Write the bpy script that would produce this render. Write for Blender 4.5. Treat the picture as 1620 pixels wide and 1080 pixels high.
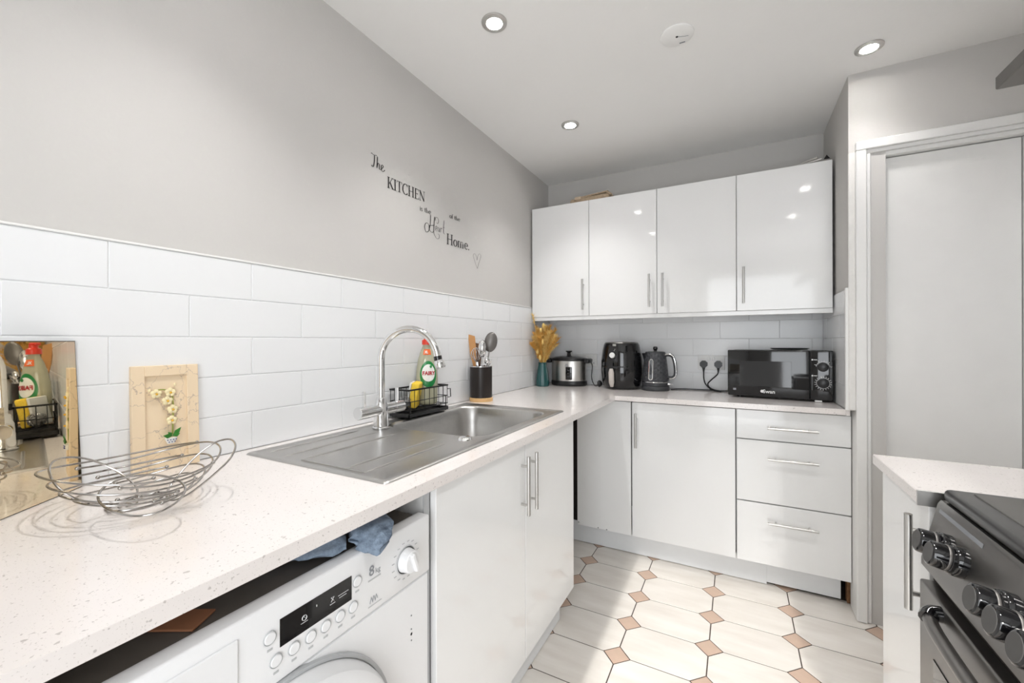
import bpy, bmesh, math, random
from mathutils import Vector, Matrix
random.seed(7)
PI = math.pi
S = bpy.context.scene
COL = S.collection
for o in list(bpy.data.objects):
    bpy.data.objects.remove(o, do_unlink=True)

# ------------------------------------------------------------------ camera
cd = bpy.data.cameras.new('camera'); cam = bpy.data.objects.new('camera', cd); COL.objects.link(cam)
cd.sensor_width = 36.0; cd.lens = 660.8756 / 1620 * 36.0; cd.clip_start = 0.02
cam.matrix_world = (Matrix.Translation((1.1821, -2.7644, 1.164)) @ Matrix.Rotation(.4918, 4, 'Z')
                    @ Matrix.Rotation(PI / 2, 4, 'X') @ Matrix.Rotation(-.0027, 4, 'Z'))
S.camera = cam
# ------------------------------------------------------------------ world, sun, fill lamp, exposure
S.view_settings.view_transform = 'Standard'; S.view_settings.look = 'None'
S.view_settings.gamma = 1.0; S.view_settings.use_curve_mapping = False
S.view_settings.exposure = 0.56
wd = bpy.data.worlds.new('world'); S.world = wd; wd.use_nodes = True
bg = wd.node_tree.nodes['Background']; bg.inputs[0].default_value = (.90, .95, 1.0, 1); bg.inputs[1].default_value = 1.6
sd = bpy.data.lights.new('sun', 'SUN'); sun = bpy.data.objects.new('sun', sd); COL.objects.link(sun)
sd.energy = 1.7; sd.angle = math.radians(1.6); sd.color = (1.0, .965, .92)
SUN_DIR = Vector((-.043, 1.0, -.557)).normalized()
sun.rotation_euler = SUN_DIR.to_track_quat('-Z', 'Y').to_euler(); sun.location = (1.3, -6, 4)
ad = bpy.data.lights.new('rear_daylight_fill', 'AREA'); al = bpy.data.objects.new('rear_daylight_fill', ad); COL.objects.link(al)  # area lamp added outside the rear opening to fill the room
ad.shape = 'RECTANGLE'; ad.size = 1.25; ad.size_y = 1.9; ad.energy = 16; ad.color = (.96, .98, 1.0)
al.location = (1.42, -4.06, 1.1); al.rotation_euler = (PI / 2, 0, 0)

# ------------------------------------------------------------------ materials
MATS = {}
def nodes_of(name):
    m = bpy.data.materials.new(name); m.use_nodes = True
    return m, m.node_tree.nodes, m.node_tree.links, m.node_tree.nodes['Principled BSDF']
def mat(name, col, rough=.5, metal=0., coat=0., var=.04, scale=30., bump=0., bscale=200., emit=None, trans=0., ior=1.45, spec=.5, stretch=None):
    if name in MATS: return MATS[name]
    m, N, L, b = nodes_of(name)
    tc = N.new('ShaderNodeTexCoord'); mp = N.new('ShaderNodeMapping'); L.new(tc.outputs['Object'], mp.inputs[0])
    if stretch: mp.inputs['Scale'].default_value = stretch
    nz = N.new('ShaderNodeTexNoise'); nz.inputs['Scale'].default_value = scale; nz.inputs['Detail'].default_value = 3
    L.new(mp.outputs[0], nz.inputs['Vector'])
    mx = N.new('ShaderNodeMix'); mx.data_type = 'RGBA'
    c = Vector(col[:3])
    mx.inputs[6].default_value = (*[max(0, x * (1 - var)) for x in c], 1); mx.inputs[7].default_value = (*[min(1, x * (1 + var)) for x in c], 1)
    L.new(nz.outputs[0], mx.inputs[0]); L.new(mx.outputs[2], b.inputs['Base Color'])
    b.inputs['Roughness'].default_value = rough; b.inputs['Metallic'].default_value = metal
    b.inputs['Coat Weight'].default_value = coat; b.inputs['Coat Roughness'].default_value = .04
    b.inputs['IOR'].default_value = ior; b.inputs['Transmission Weight'].default_value = trans
    b.inputs['Specular IOR Level'].default_value = spec
    if emit: b.inputs['Emission Color'].default_value = (*emit[0], 1); b.inputs['Emission Strength'].default_value = emit[1]
    if bump:
        n2 = N.new('ShaderNodeTexNoise'); n2.inputs['Scale'].default_value = bscale; n2.inputs['Detail'].default_value = 4
        L.new(mp.outputs[0], n2.inputs['Vector'])
        bp = N.new('ShaderNodeBump'); bp.inputs['Strength'].default_value = bump; bp.inputs['Distance'].default_value = .004
        L.new(n2.outputs[0], bp.inputs['Height']); L.new(bp.outputs[0], b.inputs['Normal'])
    MATS[name] = m
    return m
mat('paint', (.60, .585, .565), .75, var=.02, scale=3, bump=.12, bscale=90)
mat('ceiling_paint', (.88, .875, .86), .8, var=.015, scale=4, bump=.1, bscale=60)
mat('tile', (.83, .84, .85), .2, var=.012, scale=6)
mat('grout_white', (.80, .805, .81), .7, var=.04)
mat('white_trim', (.84, .835, .82), .4, var=.03, scale=12, bump=.05, bscale=50)
mat('old_trim', (.80, .785, .76), .5, var=.09, scale=24, bump=.35, bscale=70)
mat('gloss_white', (.85, .853, .85), .08, var=.008, scale=3, coat=.12)
mat('carcass', (.74, .74, .73), .45, var=.02)
mat('shade_black', (.018, .013, .011), .9)  # near-black colour that stands in for shade in hollows and gaps
mat('plinth', (.80, .81, .82), .35, var=.02)
mat('grout_dark', (.07, .052, .042), .9, var=.4, scale=60)
mat('diamond_tile', (.56, .41, .32), .3, var=.09, scale=25)
mat('satin_steel', (.60, .59, .57), .32, metal=1, var=.05, scale=120, stretch=(1, 1, .05))
mat('chrome', (.80, .80, .80), .07, metal=1, var=.01)
mat('wire_chrome', (.44, .42, .40), .2, metal=1, var=.02)
mat('sink_steel', (.50, .49, .475), .33, metal=1, var=.10, scale=40, stretch=(14, 1, 1), bump=.03, bscale=120)
mat('black_plastic', (.012, .012, .013), .35, var=.1, coat=.1)
mat('black_gloss', (.006, .006, .007), .08, coat=.5, var=.02)
mat('black_wire', (.008, .008, .008), .4)
mat('appliance_white', (.82, .825, .835), .3, var=.008, scale=5)
mat('appliance_grey', (.50, .51, .52), .45)
mat('print_grey', (.28, .29, .31), .6)
mat('print_white', (.85, .85, .85), .5)
mat('machine_lid', (.13, .115, .10), .5, var=.35, scale=14)
mat('oven_steel', (.27, .26, .25), .34, metal=1, var=.06, scale=50, stretch=(1, .1, 1))
mat('hob', (.030, .029, .028), .3, coat=.1, var=.08)
mat('hob_plate', (.09, .086, .08), .36, var=.08, scale=20)
mat('hood_steel', (.20, .19, .18), .4, metal=.7, var=.06)
mat('mirror_glass', (.80, .70, .53), .015, metal=1, var=.01)
mat('mirror_edge', (.10, .085, .06), .3)
mat('teal', (.012, .085, .085), .25, coat=.3, var=.15, scale=18)
mat('straw', (.72, .40, .09), .8, var=.35, scale=60)
mat('straw_pale', (.86, .58, .20), .8, var=.25, scale=60)
mat('kettle_grey', (.045, .047, .052), .42, var=.12, scale=25)
mat('bamboo', (.55, .27, .09), .5, var=.2, scale=20, stretch=(1, 1, .15))
mat('bamboo_pale', (.70, .44, .20), .5, var=.12, scale=20)
mat('dark_wood', (.15, .07, .03), .5, var=.25, scale=20)
mat('pot_black', (.016, .011, .009), .38, coat=.05, var=.2, scale=30, stretch=(1, 1, .1))
mat('bottle', (.56, .55, .40), .15, coat=.4, var=.05, trans=.25)
mat('cap_red', (.72, .045, .02), .3, coat=.3)
mat('label_orange', (.85, .16, .04), .4)
mat('label_green', (.01, .22, .05), .35, coat=.3)
mat('label_white', (.86, .87, .83), .4)
mat('text_red', (.45, .02, .03), .4)
mat('sponge_yellow', (.86, .60, .06), .85, var=.12, scale=90, bump=.6, bscale=140)
mat('scourer', (.40, .40, .40), .35, metal=.9, var=.4, scale=120)
mat('decal', (.022, .020, .020), .6)
mat('socket', (.80, .80, .79), .35)
mat('petal', (.86, .76, .48), .7, var=.1, scale=80)
mat('flower_heart', (.72, .42, .04), .8)
mat('leaf', (.03, .20, .02), .5, var=.3, scale=60)
mat('stem_green', (.30, .34, .06), .6)
mat('cardboard', (.34, .15, .075), .8, var=.12)
mat('woven', (.42, .32, .22), .85, var=.35, scale=90, bump=.5, bscale=160)
mat('amber_led', (.9, .9, .9), .4, emit=((1, .98, .95), 18.0))
mat('spot_blue', (.03, .05, .22), .4)
mat('handle_pale', (.62, .57, .53), .35, var=.04)
mat('gauge_glass', (.16, .17, .18), .12, coat=.4)
mat('mw_glass', (.030, .031, .033), .06, coat=.5)
mat('straw_strap', (.66, .52, .38), .8, var=.15, scale=60)
mat('knob_face', (.075, .073, .07), .5)
mat('rust', (.20, .10, .045), .9, var=.6, scale=50)

def mat_quartz():
    m, N, L, b = nodes_of('quartz')
    tc = N.new('ShaderNodeTexCoord')
    base = N.new('ShaderNodeTexNoise'); base.inputs['Scale'].default_value = 9
    L.new(tc.outputs['Object'], base.inputs['Vector'])
    r0 = N.new('ShaderNodeValToRGB'); r0.color_ramp.elements[0].color = (.79, .745, .72, 1); r0.color_ramp.elements[1].color = (.85, .805, .785, 1)
    L.new(base.outputs[0], r0.inputs[0])
    prev = r0.outputs[0]
    for sc, lo, hi, colr, seed in ((170, .665, .71, (.48, .44, .42, 1), 0), (380, .655, .70, (.58, .54, .51, 1), 4), (95, .715, .75, (.44, .40, .38, 1), 9)):
        n = N.new('ShaderNodeTexNoise'); n.inputs['Scale'].default_value = sc; n.inputs['Detail'].default_value = 1.5
        mp = N.new('ShaderNodeMapping'); mp.inputs['Location'].default_value = (seed, seed * 2, seed); L.new(tc.outputs['Object'], mp.inputs[0]); L.new(mp.outputs[0], n.inputs['Vector'])
        r = N.new('ShaderNodeValToRGB'); r.color_ramp.elements[0].position = lo; r.color_ramp.elements[1].position = hi
        L.new(n.outputs[0], r.inputs[0])
        mx = N.new('ShaderNodeMix'); mx.data_type = 'RGBA'; mx.inputs[7].default_value = colr
        L.new(prev, mx.inputs[6])
        ml = N.new('ShaderNodeMath'); ml.operation = 'MULTIPLY'; ml.inputs[1].default_value = .75; L.new(r.outputs[0], ml.inputs[0]); L.new(ml.outputs[0], mx.inputs[0])
        prev = mx.outputs[2]
    L.new(prev, b.inputs['Base Color']); b.inputs['Roughness'].default_value = .16; b.inputs['Coat Weight'].default_value = .2
    MATS['quartz'] = m
mat_quartz()
def mat_floor_tile():
    m, N, L, b = nodes_of('floor_tile')
    tc = N.new('ShaderNodeTexCoord'); gi = N.new('ShaderNodeObjectInfo')
    mp = N.new('ShaderNodeMapping'); mp.inputs['Scale'].default_value = (4, 18, 4); mp.inputs['Rotation'].default_value = (0, 0, .35); L.new(tc.outputs['Object'], mp.inputs[0])
    ad_ = N.new('ShaderNodeVectorMath'); ad_.operation = 'ADD'; L.new(mp.outputs[0], ad_.inputs[0])
    cm = N.new('ShaderNodeCombineXYZ'); ms = N.new('ShaderNodeMath'); ms.operation = 'MULTIPLY'; ms.inputs[1].default_value = 40; L.new(gi.outputs['Random'], ms.inputs[0]); L.new(ms.outputs[0], cm.inputs[0]); L.new(cm.outputs[0], ad_.inputs[1])
    n = N.new('ShaderNodeTexNoise'); n.inputs['Scale'].default_value = 1.0; n.inputs['Detail'].default_value = 5; L.new(ad_.outputs[0], n.inputs['Vector'])
    r = N.new('ShaderNodeValToRGB'); r.color_ramp.elements[0].color = (.70, .655, .60, 1); r.color_ramp.elements[1].color = (.82, .785, .735, 1)
    r.color_ramp.elements[0].position = .3; r.color_ramp.elements[1].position = .7
    L.new(n.outputs[0], r.inputs[0]); L.new(r.outputs[0], b.inputs['Base Color']); b.inputs['Roughness'].default_value = .28
    MATS['floor_tile'] = m
mat_floor_tile()
def mat_cracked():
    m, N, L, b = nodes_of('cracked_cream')
    tc = N.new('ShaderNodeTexCoord')
    wn = N.new('ShaderNodeTexNoise'); wn.inputs['Scale'].default_value = 60; L.new(tc.outputs['Object'], wn.inputs['Vector'])
    mixv = N.new('ShaderNodeMix'); mixv.data_type = 'VECTOR'; mixv.inputs[0].default_value = .035; L.new(tc.outputs['Object'], mixv.inputs[4]); L.new(wn.outputs['Color'], mixv.inputs[5])
    v = N.new('ShaderNodeTexVoronoi'); v.feature = 'DISTANCE_TO_EDGE'; v.inputs['Scale'].default_value = 17; L.new(mixv.outputs[1], v.inputs['Vector'])
    r = N.new('ShaderNodeValToRGB'); r.color_ramp.elements[0].position = .002; r.color_ramp.elements[1].position = .016
    r.color_ramp.elements[0].color = (.52, .41, .31, 1); r.color_ramp.elements[1].color = (.82, .66, .46, 1)
    L.new(v.outputs['Distance'], r.inputs[0]); L.new(r.outputs[0], b.inputs['Base Color']); b.inputs['Roughness'].default_value = .5
    MATS['cracked_cream'] = m
mat_cracked()
def mat_denim():
    m, N, L, b = nodes_of('denim')
    tc = N.new('ShaderNodeTexCoord'); n = N.new('ShaderNodeTexNoise'); n.inputs['Scale'].default_value = 22; n.inputs['Detail'].default_value = 8; n.inputs['Roughness'].default_value = .75
    L.new(tc.outputs['Object'], n.inputs['Vector'])
    r = N.new('ShaderNodeValToRGB'); r.color_ramp.elements[0].position = .35; r.color_ramp.elements[1].position = .68
    r.color_ramp.elements[0].color = (.045, .065, .10, 1); r.color_ramp.elements[1].color = (.30, .38, .48, 1)
    L.new(n.outputs[0], r.inputs[0]); L.new(r.outputs[0], b.inputs['Base Color']); b.inputs['Roughness'].default_value = .9
    MATS['denim'] = m
mat_denim()
def mat_kettle_diamond():
    m, N, L, b = nodes_of('kettle_diamond')
    tc = N.new('ShaderNodeTexCoord'); heights = []
    for a in (.75, -.75):
        mp = N.new('ShaderNodeMapping'); mp.inputs['Rotation'].default_value = (0, a, 0); L.new(tc.outputs['Object'], mp.inputs[0])
        w = N.new('ShaderNodeTexWave'); w.wave_profile = 'TRI'; w.inputs['Scale'].default_value = 16; L.new(mp.outputs[0], w.inputs['Vector']); heights.append(w.outputs[1])
    mn = N.new('ShaderNodeMath'); mn.operation = 'MINIMUM'; L.new(heights[0], mn.inputs[0]); L.new(heights[1], mn.inputs[1])
    bp = N.new('ShaderNodeBump'); bp.inputs['Strength'].default_value = .6; bp.inputs['Distance'].default_value = .006; L.new(mn.outputs[0], bp.inputs['Height']); L.new(bp.outputs[0], b.inputs['Normal'])
    b.inputs['Base Color'].default_value = (.05, .052, .058, 1); b.inputs['Roughness'].default_value = .4
    MATS['kettle_diamond'] = m
mat_kettle_diamond()

# ------------------------------------------------------------------ mesh helpers
class MB:
    def __init__(s): s.v = []; s.f = []
    def add(s, vs, fs):
        n = len(s.v); s.v += [tuple(p) for p in vs]; s.f += [tuple(i + n for i in f) for f in fs]; return s
    def box(s, x0, x1, y0, y1, z0, z1, ch=0.0, M=None):
        x0, x1 = min(x0, x1), max(x0, x1); y0, y1 = min(y0, y1), max(y0, y1); z0, z1 = min(z0, z1), max(z0, z1)
        if ch <= 0:
            vs = [(x, y, z) for z in (z0, z1) for y in (y0, y1) for x in (x0, x1)]
            fs = [(0, 2, 3, 1), (4, 5, 7, 6), (0, 1, 5, 4), (2, 6, 7, 3), (0, 4, 6, 2), (1, 3, 7, 5)]
        else:
            bm = bmesh.new(); bmesh.ops.create_cube(bm, size=1)
            bmesh.ops.scale(bm, vec=(x1 - x0, y1 - y0, z1 - z0), verts=bm.verts); bmesh.ops.translate(bm, vec=((x0 + x1) / 2, (y0 + y1) / 2, (z0 + z1) / 2), verts=bm.verts)
            seg = 1 if ch < .004 else 3
            bmesh.ops.bevel(bm, geom=bm.edges[:], offset=ch, segments=seg, affect='EDGES', profile=.5)
            bm.verts.index_update(); vs = [tuple(v.co) for v in bm.verts]; fs = [tuple(v.index for v in f.verts) for f in bm.faces]; bm.free()
        if M: vs = [M @ Vector(p) for p in vs]
        return s.add(vs, fs)
    def tube(s, path, r, n=8, closed=False):
        P = [Vector(p) for p in path]; m = len(P)
        R = r if isinstance(r, (list, tuple)) else [r] * m
        T = []
        for i in range(m):
            a = P[i - 1] if (i > 0 or closed) else P[i]; b = P[(i + 1) % m] if (i < m - 1 or closed) else P[i]
            t = (b - a); T.append(t.normalized() if t.length > 1e-9 else Vector((0, 0, 1)))
        up = Vector((0, 0, 1)) if abs(T[0].z) < .9 else Vector((1, 0, 0))
        nrm = (up - T[0] * up.dot(T[0])).normalized(); vs = []
        for i in range(m):
            nrm = nrm - T[i] * nrm.dot(T[i])
            nrm = nrm.normalized() if nrm.length > 1e-6 else T[i].orthogonal().normalized()
            bn = T[i].cross(nrm)
            for k in range(n):
                a = 2 * PI * k / n; vs.append(P[i] + (nrm * math.cos(a) + bn * math.sin(a)) * R[i])
        fs = []
        for i in range(m if closed else m - 1):
            j = (i + 1) % m
            for k in range(n): k2 = (k + 1) % n; fs.append((i * n + k, i * n + k2, j * n + k2, j * n + k))
        if not closed: fs.append(tuple(range(n - 1, -1, -1))); fs.append(tuple((m - 1) * n + k for k in range(n)))
        return s.add(vs, fs)
    def cyl(s, a, b, r, r2=None, n=20): return s.tube([a, b], [r, r if r2 is None else r2], n)
    def lathe(s, prof, c=(0, 0, 0), n=32, sx=1., sy=1., M=None, a0=0, a1=2 * PI):
        full = abs(a1 - a0 - 2 * PI) < 1e-6; cols = n if full else n + 1; vs = []
        for r, z in prof:
            for k in range(cols):
                a = a0 + (a1 - a0) * k / n; vs.append(Vector((r * math.cos(a) * sx, r * math.sin(a) * sy, z)))
        fs = []
        for i in range(len(prof) - 1):
            for k in range(n):
                k2 = (k + 1) % cols; fs.append((i * cols + k, i * cols + k2, (i + 1) * cols + k2, (i + 1) * cols + k))
        if full:
            if prof[0][0] > 1e-5: fs.append(tuple(range(n - 1, -1, -1)))
            if prof[-1][0] > 1e-5: fs.append(tuple((len(prof) - 1) * n + k for k in range(n)))
        if M: vs = [M @ p for p in vs]
        return s.add([p + Vector(c) for p in vs], fs)
    def prism(s, pts, f, t):      # pts 2d, f(u,v,w)->xyz, thickness 0..t
        n = len(pts); vs = [f(u, v, 0) for u, v in pts] + [f(u, v, t) for u, v in pts]
        fs = [tuple(range(n - 1, -1, -1)), tuple(range(n, 2 * n))] + [(i, (i + 1) % n, n + (i + 1) % n, n + i) for i in range(n)]
        return s.add(vs, fs)
    def ball(s, c, r, n=10, sc=(1, 1, 1), M=None):
        pr = [(r * math.sin(PI * i / n), -r * math.cos(PI * i / n)) for i in range(n + 1)]
        pr[0] = (0, -r); pr[-1] = (0, r)
        m2 = Matrix.Diagonal((*sc, 1)); m2 = (M @ m2) if M else m2
        return s.lathe(pr, c, n=n + 4, M=m2)
    def grid(s, fn, nu, nv, closed_u=False):
        vs = [fn(i / nu, j / nv) for j in range(nv + 1) for i in range(nu + (0 if closed_u else 1))]
        w = nu if closed_u else nu + 1; fs = []
        for j in range(nv):
            for i in range(nu): i2 = (i + 1) % w; fs.append((j * w + i, j * w + i2, (j + 1) * w + i2, (j + 1) * w + i))
        return s.add(vs, fs)
    def mesh(s, name, m, ang=35):
        me = bpy.data.meshes.new(name); me.from_pydata([tuple(p) for p in s.v], [], s.f); me.validate()
        bm = bmesh.new(); bm.from_mesh(me); bmesh.ops.remove_doubles(bm, verts=bm.verts, dist=1e-6); bmesh.ops.recalc_face_normals(bm, faces=bm.faces); bm.to_mesh(me); bm.free()
        me.polygons.foreach_set('use_smooth', [True] * len(me.polygons)); me.set_sharp_from_angle(angle=math.radians(ang))
        me.materials.append(MATS[m]); return me
    def build(s, name, m, parent=None, ang=35): return link(name, s.mesh(name, m, ang), parent)
WORLD = {}
def link(name, me, parent=None, loc=None, rot=None, local=False):
    o = bpy.data.objects.new(name, me); COL.objects.link(o)
    if loc: o.location = loc
    if rot: o.rotation_euler = rot
    WORLD[o.name] = Matrix.Translation(loc or (0, 0, 0))
    if parent:
        o.parent = parent
        if not (local or parent.get('_loc')): o.matrix_parent_inverse = WORLD[parent.name].inverted()
        else: o['_loc'] = 1
    return o
def thing(name, label, cat, loc=(0, 0, 0), rotz=0, group=None, local=False):
    o = bpy.data.objects.new(name, None); COL.objects.link(o); o.location = loc; o.rotation_euler = (0, 0, rotz); o.empty_display_size = .05
    o['label'] = label; o['category'] = cat
    if group: o['group'] = group
    if local: o['_loc'] = 1
    WORLD[o.name] = Matrix.Translation(loc)
    return o
def tag(o, label, cat, group=None):
    o['label'] = label; o['category'] = cat
    if group: o['group'] = group
    return o
def struct(o): o['kind'] = 'structure'; return o
def text_mb(body, size, f, align='CENTER', space=1.0, bold=0.0):
    cu = bpy.data.curves.new('txt', 'FONT'); cu.body = body; cu.size = size; cu.align_x = align; cu.space_character = space; cu.offset = bold; cu.resolution_u = 3
    o = bpy.data.objects.new('txt', cu); COL.objects.link(o); bpy.context.view_layer.update()
    me = bpy.data.meshes.new_from_object(o.evaluated_get(bpy.context.evaluated_depsgraph_get()))
    mb = MB(); mb.add([f(v.co.x, v.co.y) for v in me.vertices], [tuple(p.vertices) for p in me.polygons])
    bpy.data.objects.remove(o); bpy.data.curves.remove(cu); bpy.data.meshes.remove(me)
    return mb
def catmull(pts, k=8):
    P = [Vector(p) for p in pts]; out = []
    for i in range(len(P) - 1):
        p0 = P[max(i - 1, 0)]; p1 = P[i]; p2 = P[i + 1]; p3 = P[min(i + 2, len(P) - 1)]
        for j in range(k):
            t = j / k
            out.append(.5 * ((2 * p1) + (p2 - p0) * t + (2 * p0 - 5 * p1 + 4 * p2 - p3) * t * t + (3 * p1 - p0 - 3 * p2 + p3) * t ** 3))
    out.append(P[-1]); return out

# ------------------------------------------------------------------ dimensions
W, WB = .871, .846           # worktop top / underside
CEIL = 2.276
YD = -.5524                  # wall with the cupboard door
XR = 2.14; YF = -3.95        # right wall, wall behind the viewer

# ------------------------------------------------------------------ setting
floor = struct(MB().box(-.1, 2.3, -4.05, .1, -.06, -.0016).build('floor', 'grout_dark'))
ceiling = struct(MB().box(-.1, 2.3, -4.05, .1, CEIL, CEIL + .06).build('ceiling', 'ceiling_paint'))
wall_left = struct(MB().box(-.1, 0, -4.05, .1, 0, CEIL).build('wall_left', 'paint'))
wall_back = struct(MB().box(0, 1.72, 0, .1, 0, CEIL).build('wall_back', 'paint'))
nook = MB().box(1.60, 1.72, YD, 0, W, CEIL).box(1.645, 1.72, YD, 0, 0, W)
wall_nook = struct(nook.build('wall_nook', 'paint'))
wall_door = struct(MB().box(1.72, 2.24, YD, YD + .1, 1.99, CEIL).box(1.72, 2.24, YD + .14, YD + .2, 0, 1.99).build('wall_door', 'paint'))
wall_right = struct(MB().box(XR, XR + .1, -4.05, YD, 0, CEIL).build('wall_right', 'paint'))
OX0, OX1, OZ = .803, 2.06, 2.03
wf = MB().box(0, OX0, YF - .1, YF, 0, CEIL).box(OX1, XR, YF - .1, YF, 0, CEIL).box(OX0, OX1, YF - .1, YF, OZ, CEIL)
wall_front = struct(wf.build('wall_front', 'paint'))
# glazed garden door behind the viewer
d2 = struct(MB().box(OX0, OX0 + .05, YF - .07, YF - .02, 0, OZ).box(OX1 - .05, OX1, YF - .07, YF - .02, 0, OZ).box(OX0 + .05, OX1 - .05, YF - .07, YF - .02, OZ - .05, OZ).box(OX0 + .05, OX1 - .05, YF - .07, YF - .02, 0, .05).build('door_2', 'white_trim'))

# wall tiles, each its own piece
def tile_mesh(w, h, axis):
    # tile lies in plane, proud by 6 mm, edges rounded; local origin = lower corner. axis 'y': faces +x ; 'x': faces -y ; 'r': faces -x
    g = .0008; e = .0016; d0, d1 = .0035, .0062
    loops = [(g, 0.0), (g, d1 - .0016), (g + e * .45, d1 - .0004), (g + e, d1)]
    mb = MB(); vs = []; 
    for ins, d in loops:
        for u, v in ((ins, ins), (w - ins, ins), (w - ins, h - ins), (ins, h - ins)):
            vs.append({'y': (d, u, v), 'x': (u, -d, v), 'r': (-d, u, v)}[axis])
    fs = []
    for i in range(len(loops) - 1):
        for k in range(4): k2 = (k + 1) % 4; fs.append((i * 4 + k, i * 4 + k2, i * 4 + 4 + k2, i * 4 + 4 + k))
    fs.append(tuple(range(len(vs) - 4, len(vs))))
    return mb.add(vs, fs).mesh('wall_tile', 'tile', 12)
TM = {}
def tile(parent, axis, u0, u1, z0, z1, plane):
    key = (axis, round(u1 - u0, 4), round(z1 - z0, 4))
    if key not in TM: TM[key] = tile_mesh(u1 - u0, z1 - z0, axis)
    loc = {'y': (plane, u0, z0), 'x': (u0, plane, z0), 'r': (plane, u0, z0)}[axis]
    link('wall_tile', TM[key], parent, loc=loc)
RH = .102
def tile_rows(parent, axis, lo, hi, plane, ref, pitch, rows):
    for r in rows:
        base = ref + (pitch / 2 if r % 2 else 0)
        k = math.floor((lo - base) / pitch); u = base + k * pitch
        while u < hi - 1e-4:
            a, b = max(u, lo), min(u + pitch, hi)
            if b - a > .008: tile(parent, axis, a, b, W + r * RH, W + (r + 1) * RH, plane)
            u += pitch
tile_rows(wall_left, 'y', -3.05, 0, 0, -2.386, .2987, range(5))
tile_rows(wall_back, 'x', .0065, 1.5935, 0, .656, .2967, range(5))
tile_rows(wall_nook, 'r', YD + .012, -.0065, 1.60, -.551, .2987, range(5))
g = MB().box(0, .0042, -3.05, 0, W, W + 5 * RH).box(0, 1.60, -.0042, 0, W, W + 5 * RH).box(1.5958, 1.60, YD + .012, 0, W, W + 5 * RH)
g.build('grout_bed', 'grout_white', wall_left)
struct(MB().box(0, .0085, -3.05, -.30, W + 5 * RH, W + 5 * RH + .005, .001).build('trim_1', 'white_trim'))
struct(MB().box(1.588, 1.602, YD - .004, YD + .012, W + .001, W + 5 * RH + .004, .001).build('trim_2', 'white_trim'))

# floor tiles: elongated octagons and clay coloured diamonds
TX, TY, DX, DY, HD = .7898, -.6113, .2991, .2014, .049
def floor_mesh(poly, name, m):
    def inset(d):
        n = len(poly); out = []
        for i in range(n):
            p0, p1, p2 = Vector(poly[i - 1]), Vector(poly[i]), Vector(poly[(i + 1) % n])
            e1 = (p1 - p0).normalized(); e2 = (p2 - p1).normalized(); n1 = Vector((-e1.y, e1.x)); n2 = Vector((-e2.y, e2.x))
            b = (n1 + n2); out.append(p1 + b * (d / (b.dot(n1))))
        return out
    a, b = inset(.0021), inset(.0030); n = len(poly)
    vs = [(p.x, p.y, -.005) for p in a] + [(p.x, p.y, -.0007) for p in a] + [(p.x, p.y, 0) for p in b]
    fs = [(i + r * n, (i + 1) % n + r * n, (i + 1) % n + (r + 1) * n, i + (r + 1) * n) for r in range(2) for i in range(n)] + [tuple(range(2 * n, 3 * n))]
    return MB().add(vs, fs).mesh(name, m, 12)
hx, hy = DX / 2, DY / 2
octo = [(-hx + HD, -hy), (hx - HD, -hy), (hx, -hy + HD), (hx, hy - HD), (hx - HD, hy), (-hx + HD, hy), (-hx, hy - HD), (-hx, -hy + HD)]
om = floor_mesh(octo, 'floor_tile', 'floor_tile'); dm = floor_mesh([(-HD, 0), (0, -HD), (HD, 0), (0, HD)], 'floor_diamond', 'diamond_tile')
for j in range(-1, 16):
    for i in range(-2, 4):
        if i == -2 and j > 2: continue
        x, y = TX + (i + .5) * DX, TY - (j + .5) * DY
        link('floor_tile', om, floor, loc=(x, y, 0))
    for i in range(-1, 5):
        link('floor_diamond', dm, floor, loc=(TX + i * DX, TY - j * DY, 0))

# cupboard door in the far right wall, with its frame
door = struct(MB().box(1.692, 2.112, YD + .03, YD + .065, .012, 1.913, .002).build('door_1', 'white_trim'))
fr = MB()
for x0, x1, y0, y1, z1 in ((1.622, 1.6575, YD - .016, YD + .1, 1.9485), (1.658, 1.6715, YD - .008, YD + .1, 1.9335), (1.672, 1.689, YD + .004, YD + .1, 1.9165), (2.115, 2.1395, YD - .016, YD + .1, 1.9165)):
    fr.box(x0, x1, y0, y1, 0.002, z1, .003)
fr.box(1.622, 2.1395, YD - .016, YD + .1, 1.949, 1.985, .003).box(1.658, 2.1395, YD - .008, YD + .1, 1.934, 1.9487, .002).box(1.672, 2.1395, YD + .004, YD + .1, 1.917, 1.9337, .002)
struct(fr.build('trim_3', 'white_trim'))
struct(MB().box(1.598, 1.622, YD - .010, YD - .0005, W + .003, 1.947, .003).box(1.632, 1.656, YD - .001, YD + .02, .002, .86).build('trim_4', 'old_trim'))

# ------------------------------------------------------------------ ceiling fittings
def downlight(x, y, label, power=17.0):
    t = thing('downlight', label, 'downlight', (x, y, CEIL), group='recessed ceiling downlights')
    MB().lathe([(.027, -.001), (.028, -.006), (.036, -.008), (.044, -.005), (.045, -.0005)], (x, y, CEIL), 32).build('bezel', 'satin_steel', t)
    MB().lathe([(0, -.003), (.027, -.003)], (x, y, CEIL), 24).build('lamp_lens', 'amber_led', t)
    ld = bpy.data.lights.new('downlight_lamp', 'SPOT'); lo = bpy.data.objects.new('downlight_lamp', ld); COL.objects.link(lo)
    ld.energy = power; ld.spot_size = math.radians(104); ld.spot_blend = 1.0; ld.shadow_soft_size = .022; ld.color = (1, .98, .96)
    lo.location = (x, y, CEIL - .02); lo.parent = t; lo.matrix_parent_inverse = Matrix.Translation((-x, -y, -CEIL))
downlight(.443, -1.509, 'round steel recessed downlight, nearest to the viewer, left of the ceiling rose')
downlight(.435, -.731, 'small round recessed downlight furthest away, in front of the wall cabinets')
downlight(1.631, -.725, 'round recessed downlight in front of the cupboard door wall', 5.0)
downlight(.44, -2.285, 'round recessed downlight above the wire fruit bowl')
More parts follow.
